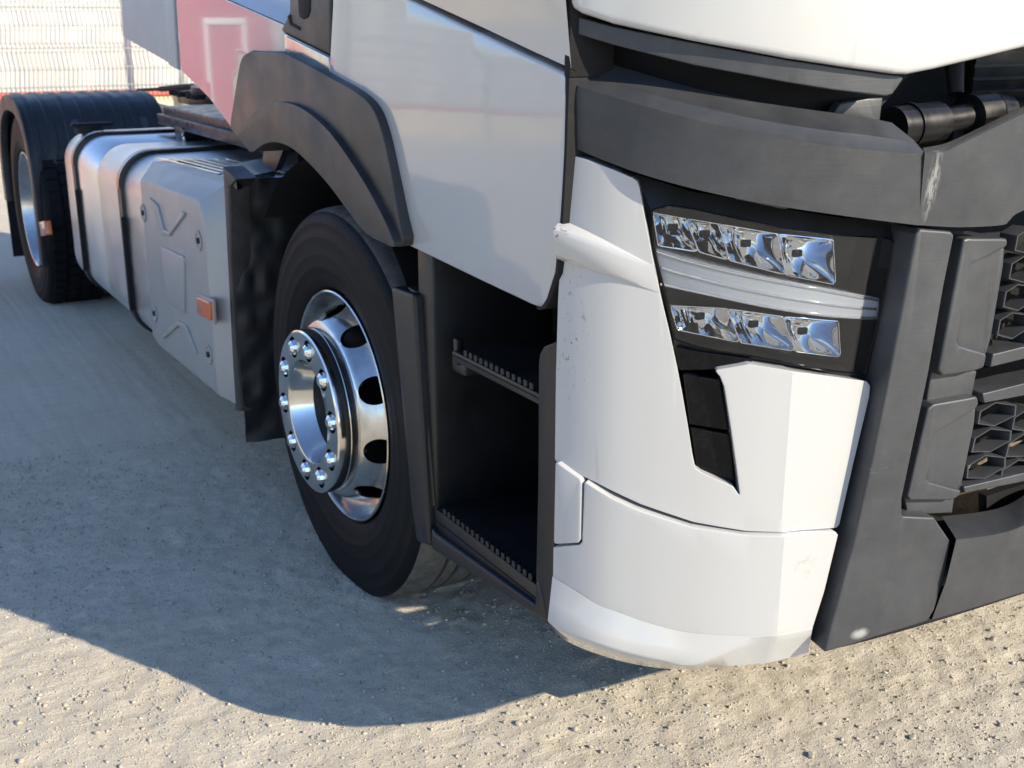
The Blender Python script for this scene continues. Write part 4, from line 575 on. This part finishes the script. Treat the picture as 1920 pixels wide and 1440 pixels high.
def wheel_front(cx, cy, sgn=1):
    rimp = [(.030, .275), (.012, .284), (.002, .289), (-.003, .2925), (-.004, .2955), (-.002, .2985), (.004, .2985), (.02, .293)]
    # barrel and disc as one closed section
    outer = [(.020, .293), (.004, .2985), (-.002, .2985), (-.004, .2955), (-.003, .2925), (.003, .289), (.020, .285), (.040, .280), (.049, .273), (.047, .266), (.035, .259), (.014, .2495), (-.006, .2405), (-.022, .233), (-.033, .225), (-.038, .217), (-.040, .208), (-.040, .12)]
    back = [(-.024, .12), (-.024, .215), (-.016, .226), (.006, .240), (.032, .252), (.060, .266), (.075, .28), (.075, .293)]
    w = done('wheel', lathe_bm([(x*sgn, r) for x, r in outer+back], cx, cy, HZ, 128, None, True), 'alloy', truck)
    cut = bmesh.new()
    for k in range(10):
        a = R(36*k+11.3); r = .2435; d = Vector((-sgn, .62*math.cos(a), .62*math.sin(a))).normalized()
        c = Vector((cx+.002*sgn, cy+r*math.cos(a), HZ+r*math.sin(a)))
        rod_bm(cut, c-d*.06, c+d*.06, .0345, None, 32)
    boolean(w, cut)
    ty = done('tyre', tyre_bm(cx, cy, sgn), 'rubber', w)
    ty.data.materials.append(MATS['tread_rubber'])
    for p_ in ty.data.polygons:
        c = p_.center; r = math.hypot(c.y-cy, c.z-HZ)
        if r > .494: p_.material_index = 1
    ring = [(-.030, .206), (-.032, .2105), (-.056, .2105), (-.058, .2090), (-.080, .2090), (-.087, .2075), (-.090, .203), (-.090, .137), (-.088, .1325), (-.083, .130), (-.055, .122), (-.034, .112), (-.030, .110)]
    h = done('hub_cover', lathe_bm([(x*sgn, r) for x, r in ring], cx, cy, HZ, 128, None, True), 'chrome', w)
    cut = bmesh.new()
    for k in range(10):
        a = R(36*k+28.5); yy = cy+.1685*math.cos(a); zz = HZ+.1685*math.sin(a)
        rod_bm(cut, (cx-.12*sgn, yy, zz), (cx-.045*sgn, yy, zz), .0275, None, 32)
    boolean(h, cut)
    for k in range(10):
        a = R(36*k+28.5); yy = cy+.1675*math.cos(a); zz = HZ+.1675*math.sin(a)
        bm = bmesh.new(); rod_bm(bm, (cx-.035*sgn, yy, zz), (cx-.086*sgn, yy, zz), .0210, None, 6); rod_bm(bm, (cx-.086*sgn, yy, zz), (cx-.096*sgn, yy, zz), .0205, .0175, 12); rod_bm(bm, (cx-.096*sgn, yy, zz), (cx-.102*sgn, yy, zz), .0175, .010, 12)
        rod_bm(bm, (cx-.044*sgn, yy, zz), (cx-.055*sgn, yy, zz), .0245, .0225, 24)
        done('wheel_nut', bm, 'bright_chrome', w, 25)
    bm = lathe_bm([(x*sgn, r) for x, r in ((-.028, .112), (-.01, .105), (.02, .1), (.03, .05), (-.002, .045), (-.004, .0005))], cx, cy, HZ, 48)
    done('hub_cap', bm, 'black_plastic', w)
    box('drum', cx+.06*sgn if sgn > 0 else cx-.2, cx+.2 if sgn > 0 else cx-.06, cy-.19, cy+.19, HZ-.19, HZ+.19, 'dull_black', w, .06, 3)
    return w
wheel_front(0, 0)
wf2 = wheel_front(2*CX, 0, -1)
RX, RY = -.135, 3.9
def wheel_rear(cx, cy, sgn=1):
    P = [(.02, .293), (.004, .2985), (-.003, .2985), (-.005, .295), (-.003, .291), (.01, .285), (.035, .278), (.06, .262), (.115, .258), (.135, .25), (.145, .235), (.148, .20), (.15, .13), (.05, .125), (.03, .118), (.025, .10), (.025, .001)]
    w = done('wheel', lathe_bm([(x*sgn, r) for x, r in P], cx, cy, HZ, 96), 'alloy', truck)
    for dx in (0, .345):
        t = done('tyre', tyre_bm(cx+dx*sgn, cy, sgn, .30), 'rubber', w)
        bm = bmesh.new()                                       # block tread on the drive tyre
        for row, xo in enumerate((.02, .085, .15, .215)):
            for k in range(54):
                a = 2*math.pi*(k+.5*(row % 2))/54
                if math.sin(a) > -.1 and math.cos(a) > -2 and False: continue
                m = Matrix.Translation((cx+(dx+xo+.025)*sgn, cy+.507*math.cos(a), HZ+.507*math.sin(a))) @ Matrix.Rotation(a, 4, 'X')
                q = bmesh.ops.create_cube(bm, size=1, matrix=m @ Matrix.Diagonal((.052, .012, .047, 1)))
        for v in bm.verts: v.co.z = max(v.co.z, .002)
        bl = done('tread_blocks', bm, 'rubber', w, 0, 'stuff')
    return w
wheel_rear(RX, RY); wheel_rear(2*CX-RX, RY, -1)

# ---- rear mudguard
prof = [(3.475, .25), (3.462, .40), (3.455, .55), (3.465, .70), (3.50, .83), (3.565, .93), (3.66, 1.005), (3.78, 1.045), (3.92, 1.06), (4.08, 1.058), (4.22, 1.035), (4.36, .98), (4.47, .89), (4.54, .77), (4.57, .62), (4.575, .45)]
pf = [np.array(q) for q in catm(prof, 4)]
tn = np.gradient(np.array(pf), axis=0); tn /= np.linalg.norm(tn, axis=1)[:, None]; nr = np.stack([-tn[:, 1], tn[:, 0]], 1)
def mg(i, x, o): q = pf[i]+nr[i]*o; return (x, q[0], q[1])
bm = bmesh.new(); cols = []
x0, x1 = -.165, .52; xs = [x0]; os = [-.006]
k = 0
for c in np.linspace(x0+.05, x1-.05, 8):
    xs += [c-.030, c-.022, c+.004, c+.010]; os += [.0, .007, .007, .0]
xs.append(x1); os.append(0)
for i in range(len(pf)):
    fade = 1.0 if 14 < i < 46 else 0.0
    cols.append([bm.verts.new(mg(i, x, o*fade)) for x, o in zip(xs, os)])
for a, b in zip(cols[:-1], cols[1:]):
    for j in range(len(a)-1): bm.faces.new((a[j], a[j+1], b[j+1], b[j]))
rm = done('rear_mudguard', bm, 'black_plastic', truck)
bm = bmesh.new(); c0 = []
for i in range(len(pf)):
    c0.append([bm.verts.new(mg(i, x, o)) for x, o in ((x0+.0, .0), (x0-.006, -.004), (x0-.008, -.010), (x0-.006, -.078), (x0+.01, -.084), (x0+.03, -.08))])
for a, b in zip(c0[:-1], c0[1:]):
    for j in range(5): bm.faces.new((a[j], a[j+1], b[j+1], b[j]))
done('side_lip', bm, 'flare_plastic', rm)
for xx in (.02, .36):
    bm = bmesh.new(); c0 = [[bm.verts.new(mg(i, x, .004)) for x in (xx, xx+.07)] for i in range(8, 22)]
    for a, b in zip(c0[:-1], c0[1:]): bm.faces.new((a[0], a[1], b[1], b[0]))
    done('clamp_band', bm, 'dark_plastic', rm)
box('rear_flap', x0, x1, 4.56, 4.58, .12, .5, 'dull_black', rm, .003)
sskin('marker_lamp', 'rear_marker', -.178, .03, 'orange_lens', rm, .004, .008)

# ---- fuel tank, straps and the grey cover
def rrect(x0, x1, z0, z1, r, n=8):
    out = []
    for cx, cz, a0 in ((x0+r, z0+r, 180), (x1-r, z0+r, 270), (x1-r, z1-r, 0), (x0+r, z1-r, 90)):
        for k in range(n+1): a = R(a0+90*k/n); out.append((cx+r*math.cos(a), cz+r*math.sin(a)))
    return out
def extrude_y(ps, ys, scl=None):
    bm = bmesh.new(); rings = []
    for i, y in enumerate(ys):
        rings.append([bm.verts.new((x, y, z)) for x, z in (ps if scl is None else scl[i])])
    for a, b in zip(rings[:-1], rings[1:]):
        n = len(a)
        for k in range(n): bm.faces.new((a[k], a[(k+1) % n], b[(k+1) % n], b[k]))
    bm.faces.new(rings[0][::-1]); bm.faces.new(rings[-1]); return bm
TX0, TX1, TZ0, TZ1 = -.09, .58, .255, .945
ys = [.80, 2.30, 2.308, 2.316, 2.324, 3.00, 3.03, 3.05, 3.06]
ins = [0, 0, .004, .004, 0, 0, .004, .012, .028]
scl = [rrect(TX0+i, TX1-i, TZ0+i, TZ1-i, .13-i*.5) for i in ins]
tank = done('fuel_tank', extrude_y(None, ys, scl), 'tank_metal', truck)
for yy in (1.875, 2.75):
    o_ = rrect(TX0-.012, TX1+.012, TZ0-.012, TZ1+.012, .135); 
    st = done('strap', extrude_y(o_, [yy-.03, yy-.028, yy+.028, yy+.03], [rrect(TX0-.004, TX1+.004, TZ0-.004, TZ1+.004, .13), o_, o_, rrect(TX0-.004, TX1+.004, TZ0-.004, TZ1+.004, .13)]), 'black_plastic', tank)
    o2 = [(x, z) for x, z in rrect(TX0-.017, TX1+.017, TZ0-.017, TZ1+.017, .138)]
    bm = bmesh.new(); ra = []
    for x, z in o2:
        if z > .74 and x < .5: ra.append([bm.verts.new((x, yy-.02, z)), bm.verts.new((x, yy+.02, z))])
    for a, b in zip(ra[:-1], ra[1:]): bm.faces.new((a[0], a[1], b[1], b[0]))
    done('metal_band', bm, 'strap_metal', st)
    bm = box_bm(bmesh.new(), TX0-.022, TX0-.005, yy-.045, yy-.033, .36, .72, .002); done('rubber_edge', bm, 'dull_black', st)
bm = rod_bm(bmesh.new(), (.02, 2.93, .94), (.02, 2.93, .975), .06, None, 24); box_bm(bm, -.06, .12, 2.9, 2.96, .97, .985, .005); done('filler_cap', bm, 'dull_black', tank)
bm = box_bm(bmesh.new(), .26, .36, 2.28, 2.40, .94, 1.0, .006); done('bracket', bm, 'black_plastic', tank)
for k in range(3):
    bm = rod_bm(bmesh.new(), (.265, 2.275, .955+.015*k), (.265, 2.24+.02*k, .96+.012*k), .009, None, 10); done('fitting', bm, 'alloy', tank)
bm = bmesh.new()
pp = [(.35, 2.2, .955), (.40, 2.0, .985), (.43, 1.7, .965), (.45, 1.4, .97)]
q = catm(pp, 8)
for a, b in zip(q[:-1], q[1:]): rod_bm(bm, a, b, .008, None, 8)
done('hose', bm, 'dull_black', tank)
# chequered step plate on the tank top, raised bars
for k in range(7):
    yy = 1.45+.0*k
    bm = bmesh.new(); a = Vector((-.01+.035*k, 1.62-.02*k, TZ1+.002)); b = a+Vector((.05, -.55, 0)); box_bm(bm, 0, 1, 0, 1, 0, 1, 0)
    for v in bm.verts:
        t = v.co.copy(); v.co = a+(b-a)*t.y+Vector((.014*t.x, 0, .006*t.z))
    done('step_bar', bm, 'alloy', tank)
# cover
def cover():
    C = [(1.50, .89), (.79, .905), (.735, .83), (.745, .325), (1.45, .312), (1.53, .33)]       # front face
    O = [(1.545, .95), (.70, .965), (.655, .86), (.665, .29), (1.44, .285), (1.56, .31)]       # back edge
    bm = bmesh.new(); a = [bm.verts.new((-.108, y, z)) for y, z in C]; f = bm.faces.new(a)
    b = [bm.verts.new((-.045, y, z)) for y, z in O]; c = [bm.verts.new((.02, y, z)) for y, z in O]
    for p_, q_ in ((a, b), (b, c)):
        for k in range(6): bm.faces.new((p_[k], p_[(k+1) % 6], q_[(k+1) % 6], q_[k]))
    bmesh.ops.bevel(bm, geom=[e for e in f.edges], offset=.012, segments=3, profile=.5, affect='EDGES')
    return done('step_box_cover', bm, 'cover_plastic', truck)
cv = cover()
sskin('emboss', 'cover_v', -.1155, .01, 'cover_plastic', cv, .005, .006)
sskin('emboss', 'cover_panel', -.1165, .01, 'cover_plastic', cv, .006, .012)
sskin('emboss', 'cover_a', -.1155, .01, 'cover_plastic', cv, .005, .006)
for y, z in OUT['bolts']:
    b_ = done('bolt_recess', lathe_bm([(-.1095, .032), (-.112, .030), (-.112, .025), (-.109, .022), (-.1085, .001)], 0, y, z, 28), 'cover_plastic', cv)
    done('bolt', rod_bm(bmesh.new(), (-.105, y, z), (-.116, y, z), .011, .009, 6), 'steel_dark', b_, 20)
mk = sskin('marker_lamp', 'cover_marker', -.122, .02, 'orange_lens', cv, .005, .006)
mq = [(y*1.0+(.012 if y > .77 else -.012), z+(.010 if z > .59 else -.010)) for y, z in OUT['cover_marker']]
sskin('bezel', mq, -.113, .008, 'cover_plastic', mk, .002)

# ---- chassis clutter behind the cab
box('catwalk', .30, 1.96, 1.25, 2.72, 1.0, 1.062, 'steel_dark', truck, .006)
box('catwalk_edge', .27, .30, 1.25, 2.72, .985, 1.03, 'steel_dark', truck, .004)
box('deck_box', .36, 1.9, 1.2, 2.6, .55, .995, 'dull_black', truck, .01)
fw = done('fifth_wheel', lathe_bm([], 0, 0, 0) if 0 else rod_bm(bmesh.new(), (CX, 3.45, 1.06), (CX, 3.45, 1.10), .48, None, 40), 'steel_dark', truck)
box('ramp', CX-.35, CX+.35, 3.6, 4.3, .97, 1.06, 'steel_dark', fw, .02)
LV = OUT['lever']
bm = rod_bm(bmesh.new(), LV[0], LV[1], .010, None, 8); rod_bm(bm, LV[1], LV[2], .016, None, 8); done('release_lever', bm, 'dull_black', truck)
for q in OUT['spikes']:
    bm = rod_bm(bmesh.new(), (q[0], q[1], 1.055), (q[0], q[1], q[2]), q[3], .004, 10); rod_bm(bm, (q[0], q[1], 1.05), (q[0], q[1], 1.075), q[3]*1.2, None, 10)
    done('air_coupling', bm, 'dull_black', truck)

# ---- entry steps
box('step_back', .26, .28, -1.08, -.52, .30, 1.12, 'dull_black', truck, .004)
bm = bmesh.new(); box_bm(bm, -.028, .26, -.60, -.53, .36, .98, .008); done('step_side_rear', bm, 'black_plastic', truck)
box('step_roof', -.02, .28, -1.08, -.50, 1.03, 1.06, 'dull_black', truck, .004)
sskin('step_post_rear', 'column_rear', -.046, .10, 'black_plastic', truck, .008, .01)
sskin('step_post_inner', 'column_rear_in', -.034, .08, 'black_plastic', truck, .006)
sskin('step_post_front', 'column_front', -.043, .30, 'black_plastic', truck, .010, .012)
sskin('step_sill', 'sill', -.046, .28, 'black_plastic', truck, .008)
def step(name, y0, y1, zt, zb, x0):
    s = box(name, x0, .25, y0, y1, zb, zt-.012, 'black_plastic', truck, .004)
    box('groove', x0-.0015, x0+.004, y0+.004, y1-.004, (zb*.62+zt*.38)-.001, (zb*.62+zt*.38)+.001, 'dull_black', s, 0)
    bm = bmesh.new(); n = int((y1-y0-.06)/.0205)
    for k in range(n):
        a = y0+.035+k*.0205
        box_bm(bm, x0+.001, x0+.016, a, a+.0115, zt-.0125, zt, .0015, 1)
    done('tread_teeth', bm, 'black_plastic', s, 25, 'stuff'); return s
step('upper_step', -1.03, -.69, .808, .775, -.033)
step('lower_step', -1.03, -.60, .437, .375, -.033)
box('step_bracket', -.02, .2, -.72, -.66, .745, .775, 'black_plastic', truck, .008)
box('step_bracket', -.028, -.01, -.70, -.685, .765, .82, 'black_plastic', truck, .004)

# ---- white corner of the bumper
CK = int(np.argmin(np.linalg.norm(WC.P-np.array((.25, -1.340)), axis=1))); CS = float(WC.S[CK])
def crease(o):                                                  # keep the fold of the corner panels crisp
    me = o.data; p0 = WC.P[CK]; n0 = WC.N[CK]/np.linalg.norm(WC.N[CK]); c = np.zeros(len(me.vertices)*3); me.vertices.foreach_get('co', c); c = c.reshape(-1, 3)
    r = c[:, :2]-p0; on = (np.abs(r[:, 0]*n0[1]-r[:, 1]*n0[0]) < .0006) & (np.abs(r@n0) < .05)
    for e in me.edges:
        a, b = e.vertices
        if on[a] and on[b] and abs(c[a, 2]-c[b, 2]) > .001: e.use_edge_sharp = True
cu_bm = skin_bm(OUT['corner_upper'], -.035, 0, WC, .007, 4, .004, .012, cuts=(CS,))
_, fv = floft_bm('fin', cu_bm, 3, surf=WC)
cu_bm.faces.new([r[0] for r in fv])
crease(done('corner_panel', cu_bm, 'white_paint', truck, 40))
cl = skin_bm(OUT['corner_lower'], -.02, .012, WC, .005, 3, .004, .012, cuts=(CS,))
floft_bm('corner_flare', cl, 6, surf=WC)
crease(done('lower_corner_panel', cl, 'white_paint', truck, 58))
fskin('tow_flap', 'corner_flap', -.02, .0125, 'white_paint', truck, .004, .004, 3, .012, WC)
fskin('corner_backing', [(.10, .34), (.10, 1.24), (.235, 1.19), (.30, .84), (.66, .80), (.66, .36), (.40, .36)], -.07, -.036, 'dull_black', truck, 0)
vn = fskin('air_vent', 'vent_a', -.05, -.016, 'gloss_black', truck, .003, .004, surf=WC)
fskin('air_vent', 'vent_b', -.05, -.016, 'gloss_black', truck, .003, .004, surf=WC)
fskin('gloss_trim', 'trim_gloss', -.05, -.012, 'gloss_black', truck, .003, .003)

# ---- headlight
bm, vr = floft_bm('surround', None, 1, True); bm.faces.new(vr[-1])
hl = done('headlight', bm, 'black_plastic', truck, 30)
fskin('lens', 'lens', -.015, -.012, 'lens_clear', hl, .0012, .006)
def module(key):
    c = [np.array(q) for q in OUT[key]]                        # TL TR BR BL in (s, z)
    bm = bmesh.new(); N, M = 36, 16; g_ = {}
    for i in range(N+1):
        for j in range(M+1):
            u, v = i/N, j/M
            p_ = c[0]*(1-u)*(1-v)+c[1]*u*(1-v)+c[2]*u*v+c[3]*(1-u)*v
            d = 1-(2*u-1)**2; e = 1-(2*v-1)**2
            dep = .060*(d*e)**.7*(.55+.45*u)                                  # bowl, deeper to the right
            if u < .36: dep += .0016*math.sin(u*75)*d*e                       # fine flutes on the left flank
            if u > .70: dep -= .030*(u-.70)/.30*e*d                            # straight right flank
            g_[i, j] = bm.verts.new(W(p_[0], p_[1], -.032-dep))
    for i in range(N):
        for j in range(M): bm.faces.new((g_[i, j], g_[i+1, j], g_[i+1, j+1], g_[i, j+1]))
    m_ = done('reflector', bm, 'bright_chrome', hl, 40)
    bm = bmesh.new(); ring = [W(q[0], q[1], -.028) for q in fillet(OUT[key], .006)]
    for a, b in zip(ring, ring[1:]+ring[:1]): rod_bm(bm, a, b, .0011, None, 6)
    done('reflector_rim', bm, 'bright_chrome', m_)
    q = c[0]*.28+c[1]*.25+c[2]*.22+c[3]*.25
    bm = bmesh.new(); ww = W(q[0], q[1], -.062); box_bm(bm, ww[0]-.008, ww[0]+.008, ww[1]-.005, ww[1]+.005, ww[2]-.006, ww[2]+.006, .002)
    done('light_source', bm, 'gloss_black', m_)
for k in ('m1', 'm2', 'm3', 'm4', 'm5', 'm6', 'm7'): module(k)
dr = fskin('running_light', 'drl', -.06, -.018, 'drl_clear', hl, .003, .004)
for k in ('drl_line', 'drl_top', 'drl_low'): fskin('light_guide', k, -.019, -.0155, 'bright_chrome', dr, .0008)
bm = bmesh.new(); ring = [W(q[0], q[1], -.0115) for q in fillet(OUT['lens'], .006)]
for a, b in zip(ring, ring[1:]+ring[:1]): rod_bm(bm, a, b, .0014, None, 6)
done('lens_rim', bm, 'gloss_black', hl)

# ---- black front: pillar, bumper, beam, grille
fskin('bumper_pillar', 'pillar', -.04, .035, 'dark_plastic', truck, .008, .006, 4)
bm, vr = floft_bm('bumper'); done('bumper', bm, 'dark_plastic', truck, 30)
bm, vr = floft_bm('beam', None, 6)
for e0 in (0, -1):
    try: bm.faces.new([r[e0] for r in vr])
    except ValueError: pass
beam = done('front_beam', bm, 'dark_plastic', truck, 24)
bm, vr = floft_bm('beam_right', None, 4)
for e0 in (0, -1):
    try: bm.faces.new([r[e0] for r in vr])
    except ValueError: pass
done('centre_beam', bm, 'dark_plastic', truck, 24)
fskin('beam_bracket', 'beam_bracket', -.07, -.05, 'dark_plastic', truck, .003)
gr = fskin('grille', 'block_a', -.06, .02, 'dark_plastic', truck, .005, .008, 4)
fskin('recess_plate', 'block_a_in', -.05, .004, 'dark_plastic', gr, .004, .004)
fskin('corner_block', 'block_b', -.06, .02, 'dark_plastic', gr, .005, .008, 4)
fskin('recess_plate', 'block_b_in', -.05, .004, 'dark_plastic', gr, .004, .004)
fskin('web_plate', 'plate_mid', -.05, -.002, 'dark_plastic', gr, .003)
fskin('web_plate', 'plate_low', -.05, .004, 'dark_plastic', gr, .003)
def cell(poly):
    P = np.array(poly); c = P.mean(0); bm = bmesh.new(); rr = []
    for k, o_ in ((1.07, -.035), (1.07, -.002), (1.04, .001), (.97, .001), (.93, -.003), (.90, -.035)):
        rr.append([bm.verts.new(W(*(c+(q-c)*k), o_)) for q in P])
    for a, b in zip(rr[:-1], rr[1:]):
        for i in range(len(P)): bm.faces.new((a[i], a[(i+1) % len(P)], b[(i+1) % len(P)], b[i]))
    done('grille_cell', bm, 'dark_plastic', gr, 25)
for q in OUT['cells_a']+OUT['cells_b']: cell(q)
for k in ('bar_a', 'bar_b', 'bar_c'): fskin('grille_bar', k, -.05, .012, 'dark_plastic', gr, .004, .003)
rd = box('radiator', .62, 1.64, -1.13, -1.05, .34, 1.0, 'radiator_core', truck, .004)
for k in range(60):
    x = .63+k*.0168; box('fin', x, x+.006, -1.14, -1.131, .60, .86, 'radiator_core', rd, 0)
box('grille_backing', .50, 1.7, -1.20, -1.18, .835, 1.12, 'dull_black', truck, .003)
box('grille_backing', .50, 1.7, -1.20, -1.18, .565, .75, 'dull_black', truck, .003)
for k in range(7): box('fin', .84, 1.4, -1.152, -1.140, 1.262+.024*k, 1.268+.024*k, 'steel_dark', rd, 0)
box('condenser', .86, 1.4, -1.138, -1.12, 1.24, 1.46, 'steel_dark', truck, .004)

box('sun_blocker', .40, 1.86, -1.20, -.95, .325, .345, 'dull_black', truck, .003)  # added plate, keeps sun from leaking through under the bumper
fskin('lower_gap_fill', 'lower_gap_fill', -.09, -.07, 'dull_black', truck, 0)  # added black sheet, keeps the gap above the bumper dark
fskin('bumper_backing', [(.72, .29), (1.36, .29), (1.36, .50), (.98, .50), (.80, .56), (.72, .56)], -.085, -.075, 'dull_black', truck, 0)
# ---- bonnet
bn = fskin('bonnet', 'bonnet', -.02, .03, 'white_paint', truck, .012, .012, 5)
fskin('bonnet_trim', 'bonnet_trim', -.05, .012, 'dark_plastic', bn, .008, .004, 4)
fskin('bonnet_backing', [(.03, 1.24), (.03, 1.56), (.95, 1.56), (.78, 1.35), (.66, 1.24)], -.11, -.09, 'dull_black', truck, 0)
H = [Vector(q) for q in OUT['hinge']]
bm = bmesh.new(); rod_bm(bm, H[0], H[2], .037, None, 40); rod_bm(bm, H[0]+(H[1]-H[0])*.92, H[1]+(H[1]-H[0])*.08, .040, None, 40)
hg = done('bonnet_hinge', bm, 'steel_dark', truck)
done('hinge_pin', rod_bm(bmesh.new(), H[2]-(H[2]-H[1])*.1, H[3], .024, None, 32), 'steel_dark', hg)
bm = bmesh.new(); rod_bm(bm, H[3], H[4]+(H[5]-H[4])*.2, .040, .038, 40); rod_bm(bm, H[4]+(H[5]-H[4])*.25, H[5], .037, .022, 40); done('hinge_knuckle', bm, 'steel_dark', hg)
bm = box_bm(bmesh.new(), H[2].x+.03, H[3].x-.02, -1.215, -1.19, 1.12, 1.235, .008); done('hinge_arm', bm, 'steel_dark', hg)
bm = rod_bm(bmesh.new(), (H[3].x+.01, -1.13, 1.44), (H[3].x-.015, -1.18, 1.29), .022, .014, 16); done('stay', bm, 'black_plastic', hg)

# ---- the far half of the front, mirrored about the centre line
for nm in ('corner_panel', 'lower_corner_panel', 'bumper_pillar', 'bumper', 'front_beam', 'centre_beam', 'bonnet', 'door_skirt', 'door_panel', 'sleeper_panel', 'wheel_arch_flare', 'headlight'):
    o = bpy.data.objects[nm]; me = o.data.copy(); me.transform(Matrix.Translation((2*CX, 0, 0)) @ Matrix.Diagonal((-1, 1, 1, 1))); me.flip_normals()
    c = o.copy(); c.data = me; COL.objects.link(c)
def mirrored(o, parent):
    me = o.data.copy(); me.transform(Matrix.Translation((2*CX, 0, 0)) @ Matrix.Diagonal((-1, 1, 1, 1))); me.flip_normals()
    c = o.copy(); c.data = me; COL.objects.link(c); c.parent = parent; return c
far_grille = mirrored(gr, truck)
for ch in list(gr.children): mirrored(ch, far_grille)
o = bpy.data.objects['fuel_tank']; c = o.copy(); COL.objects.link(c); c.location.x = 2*CX-(TX0+TX1)
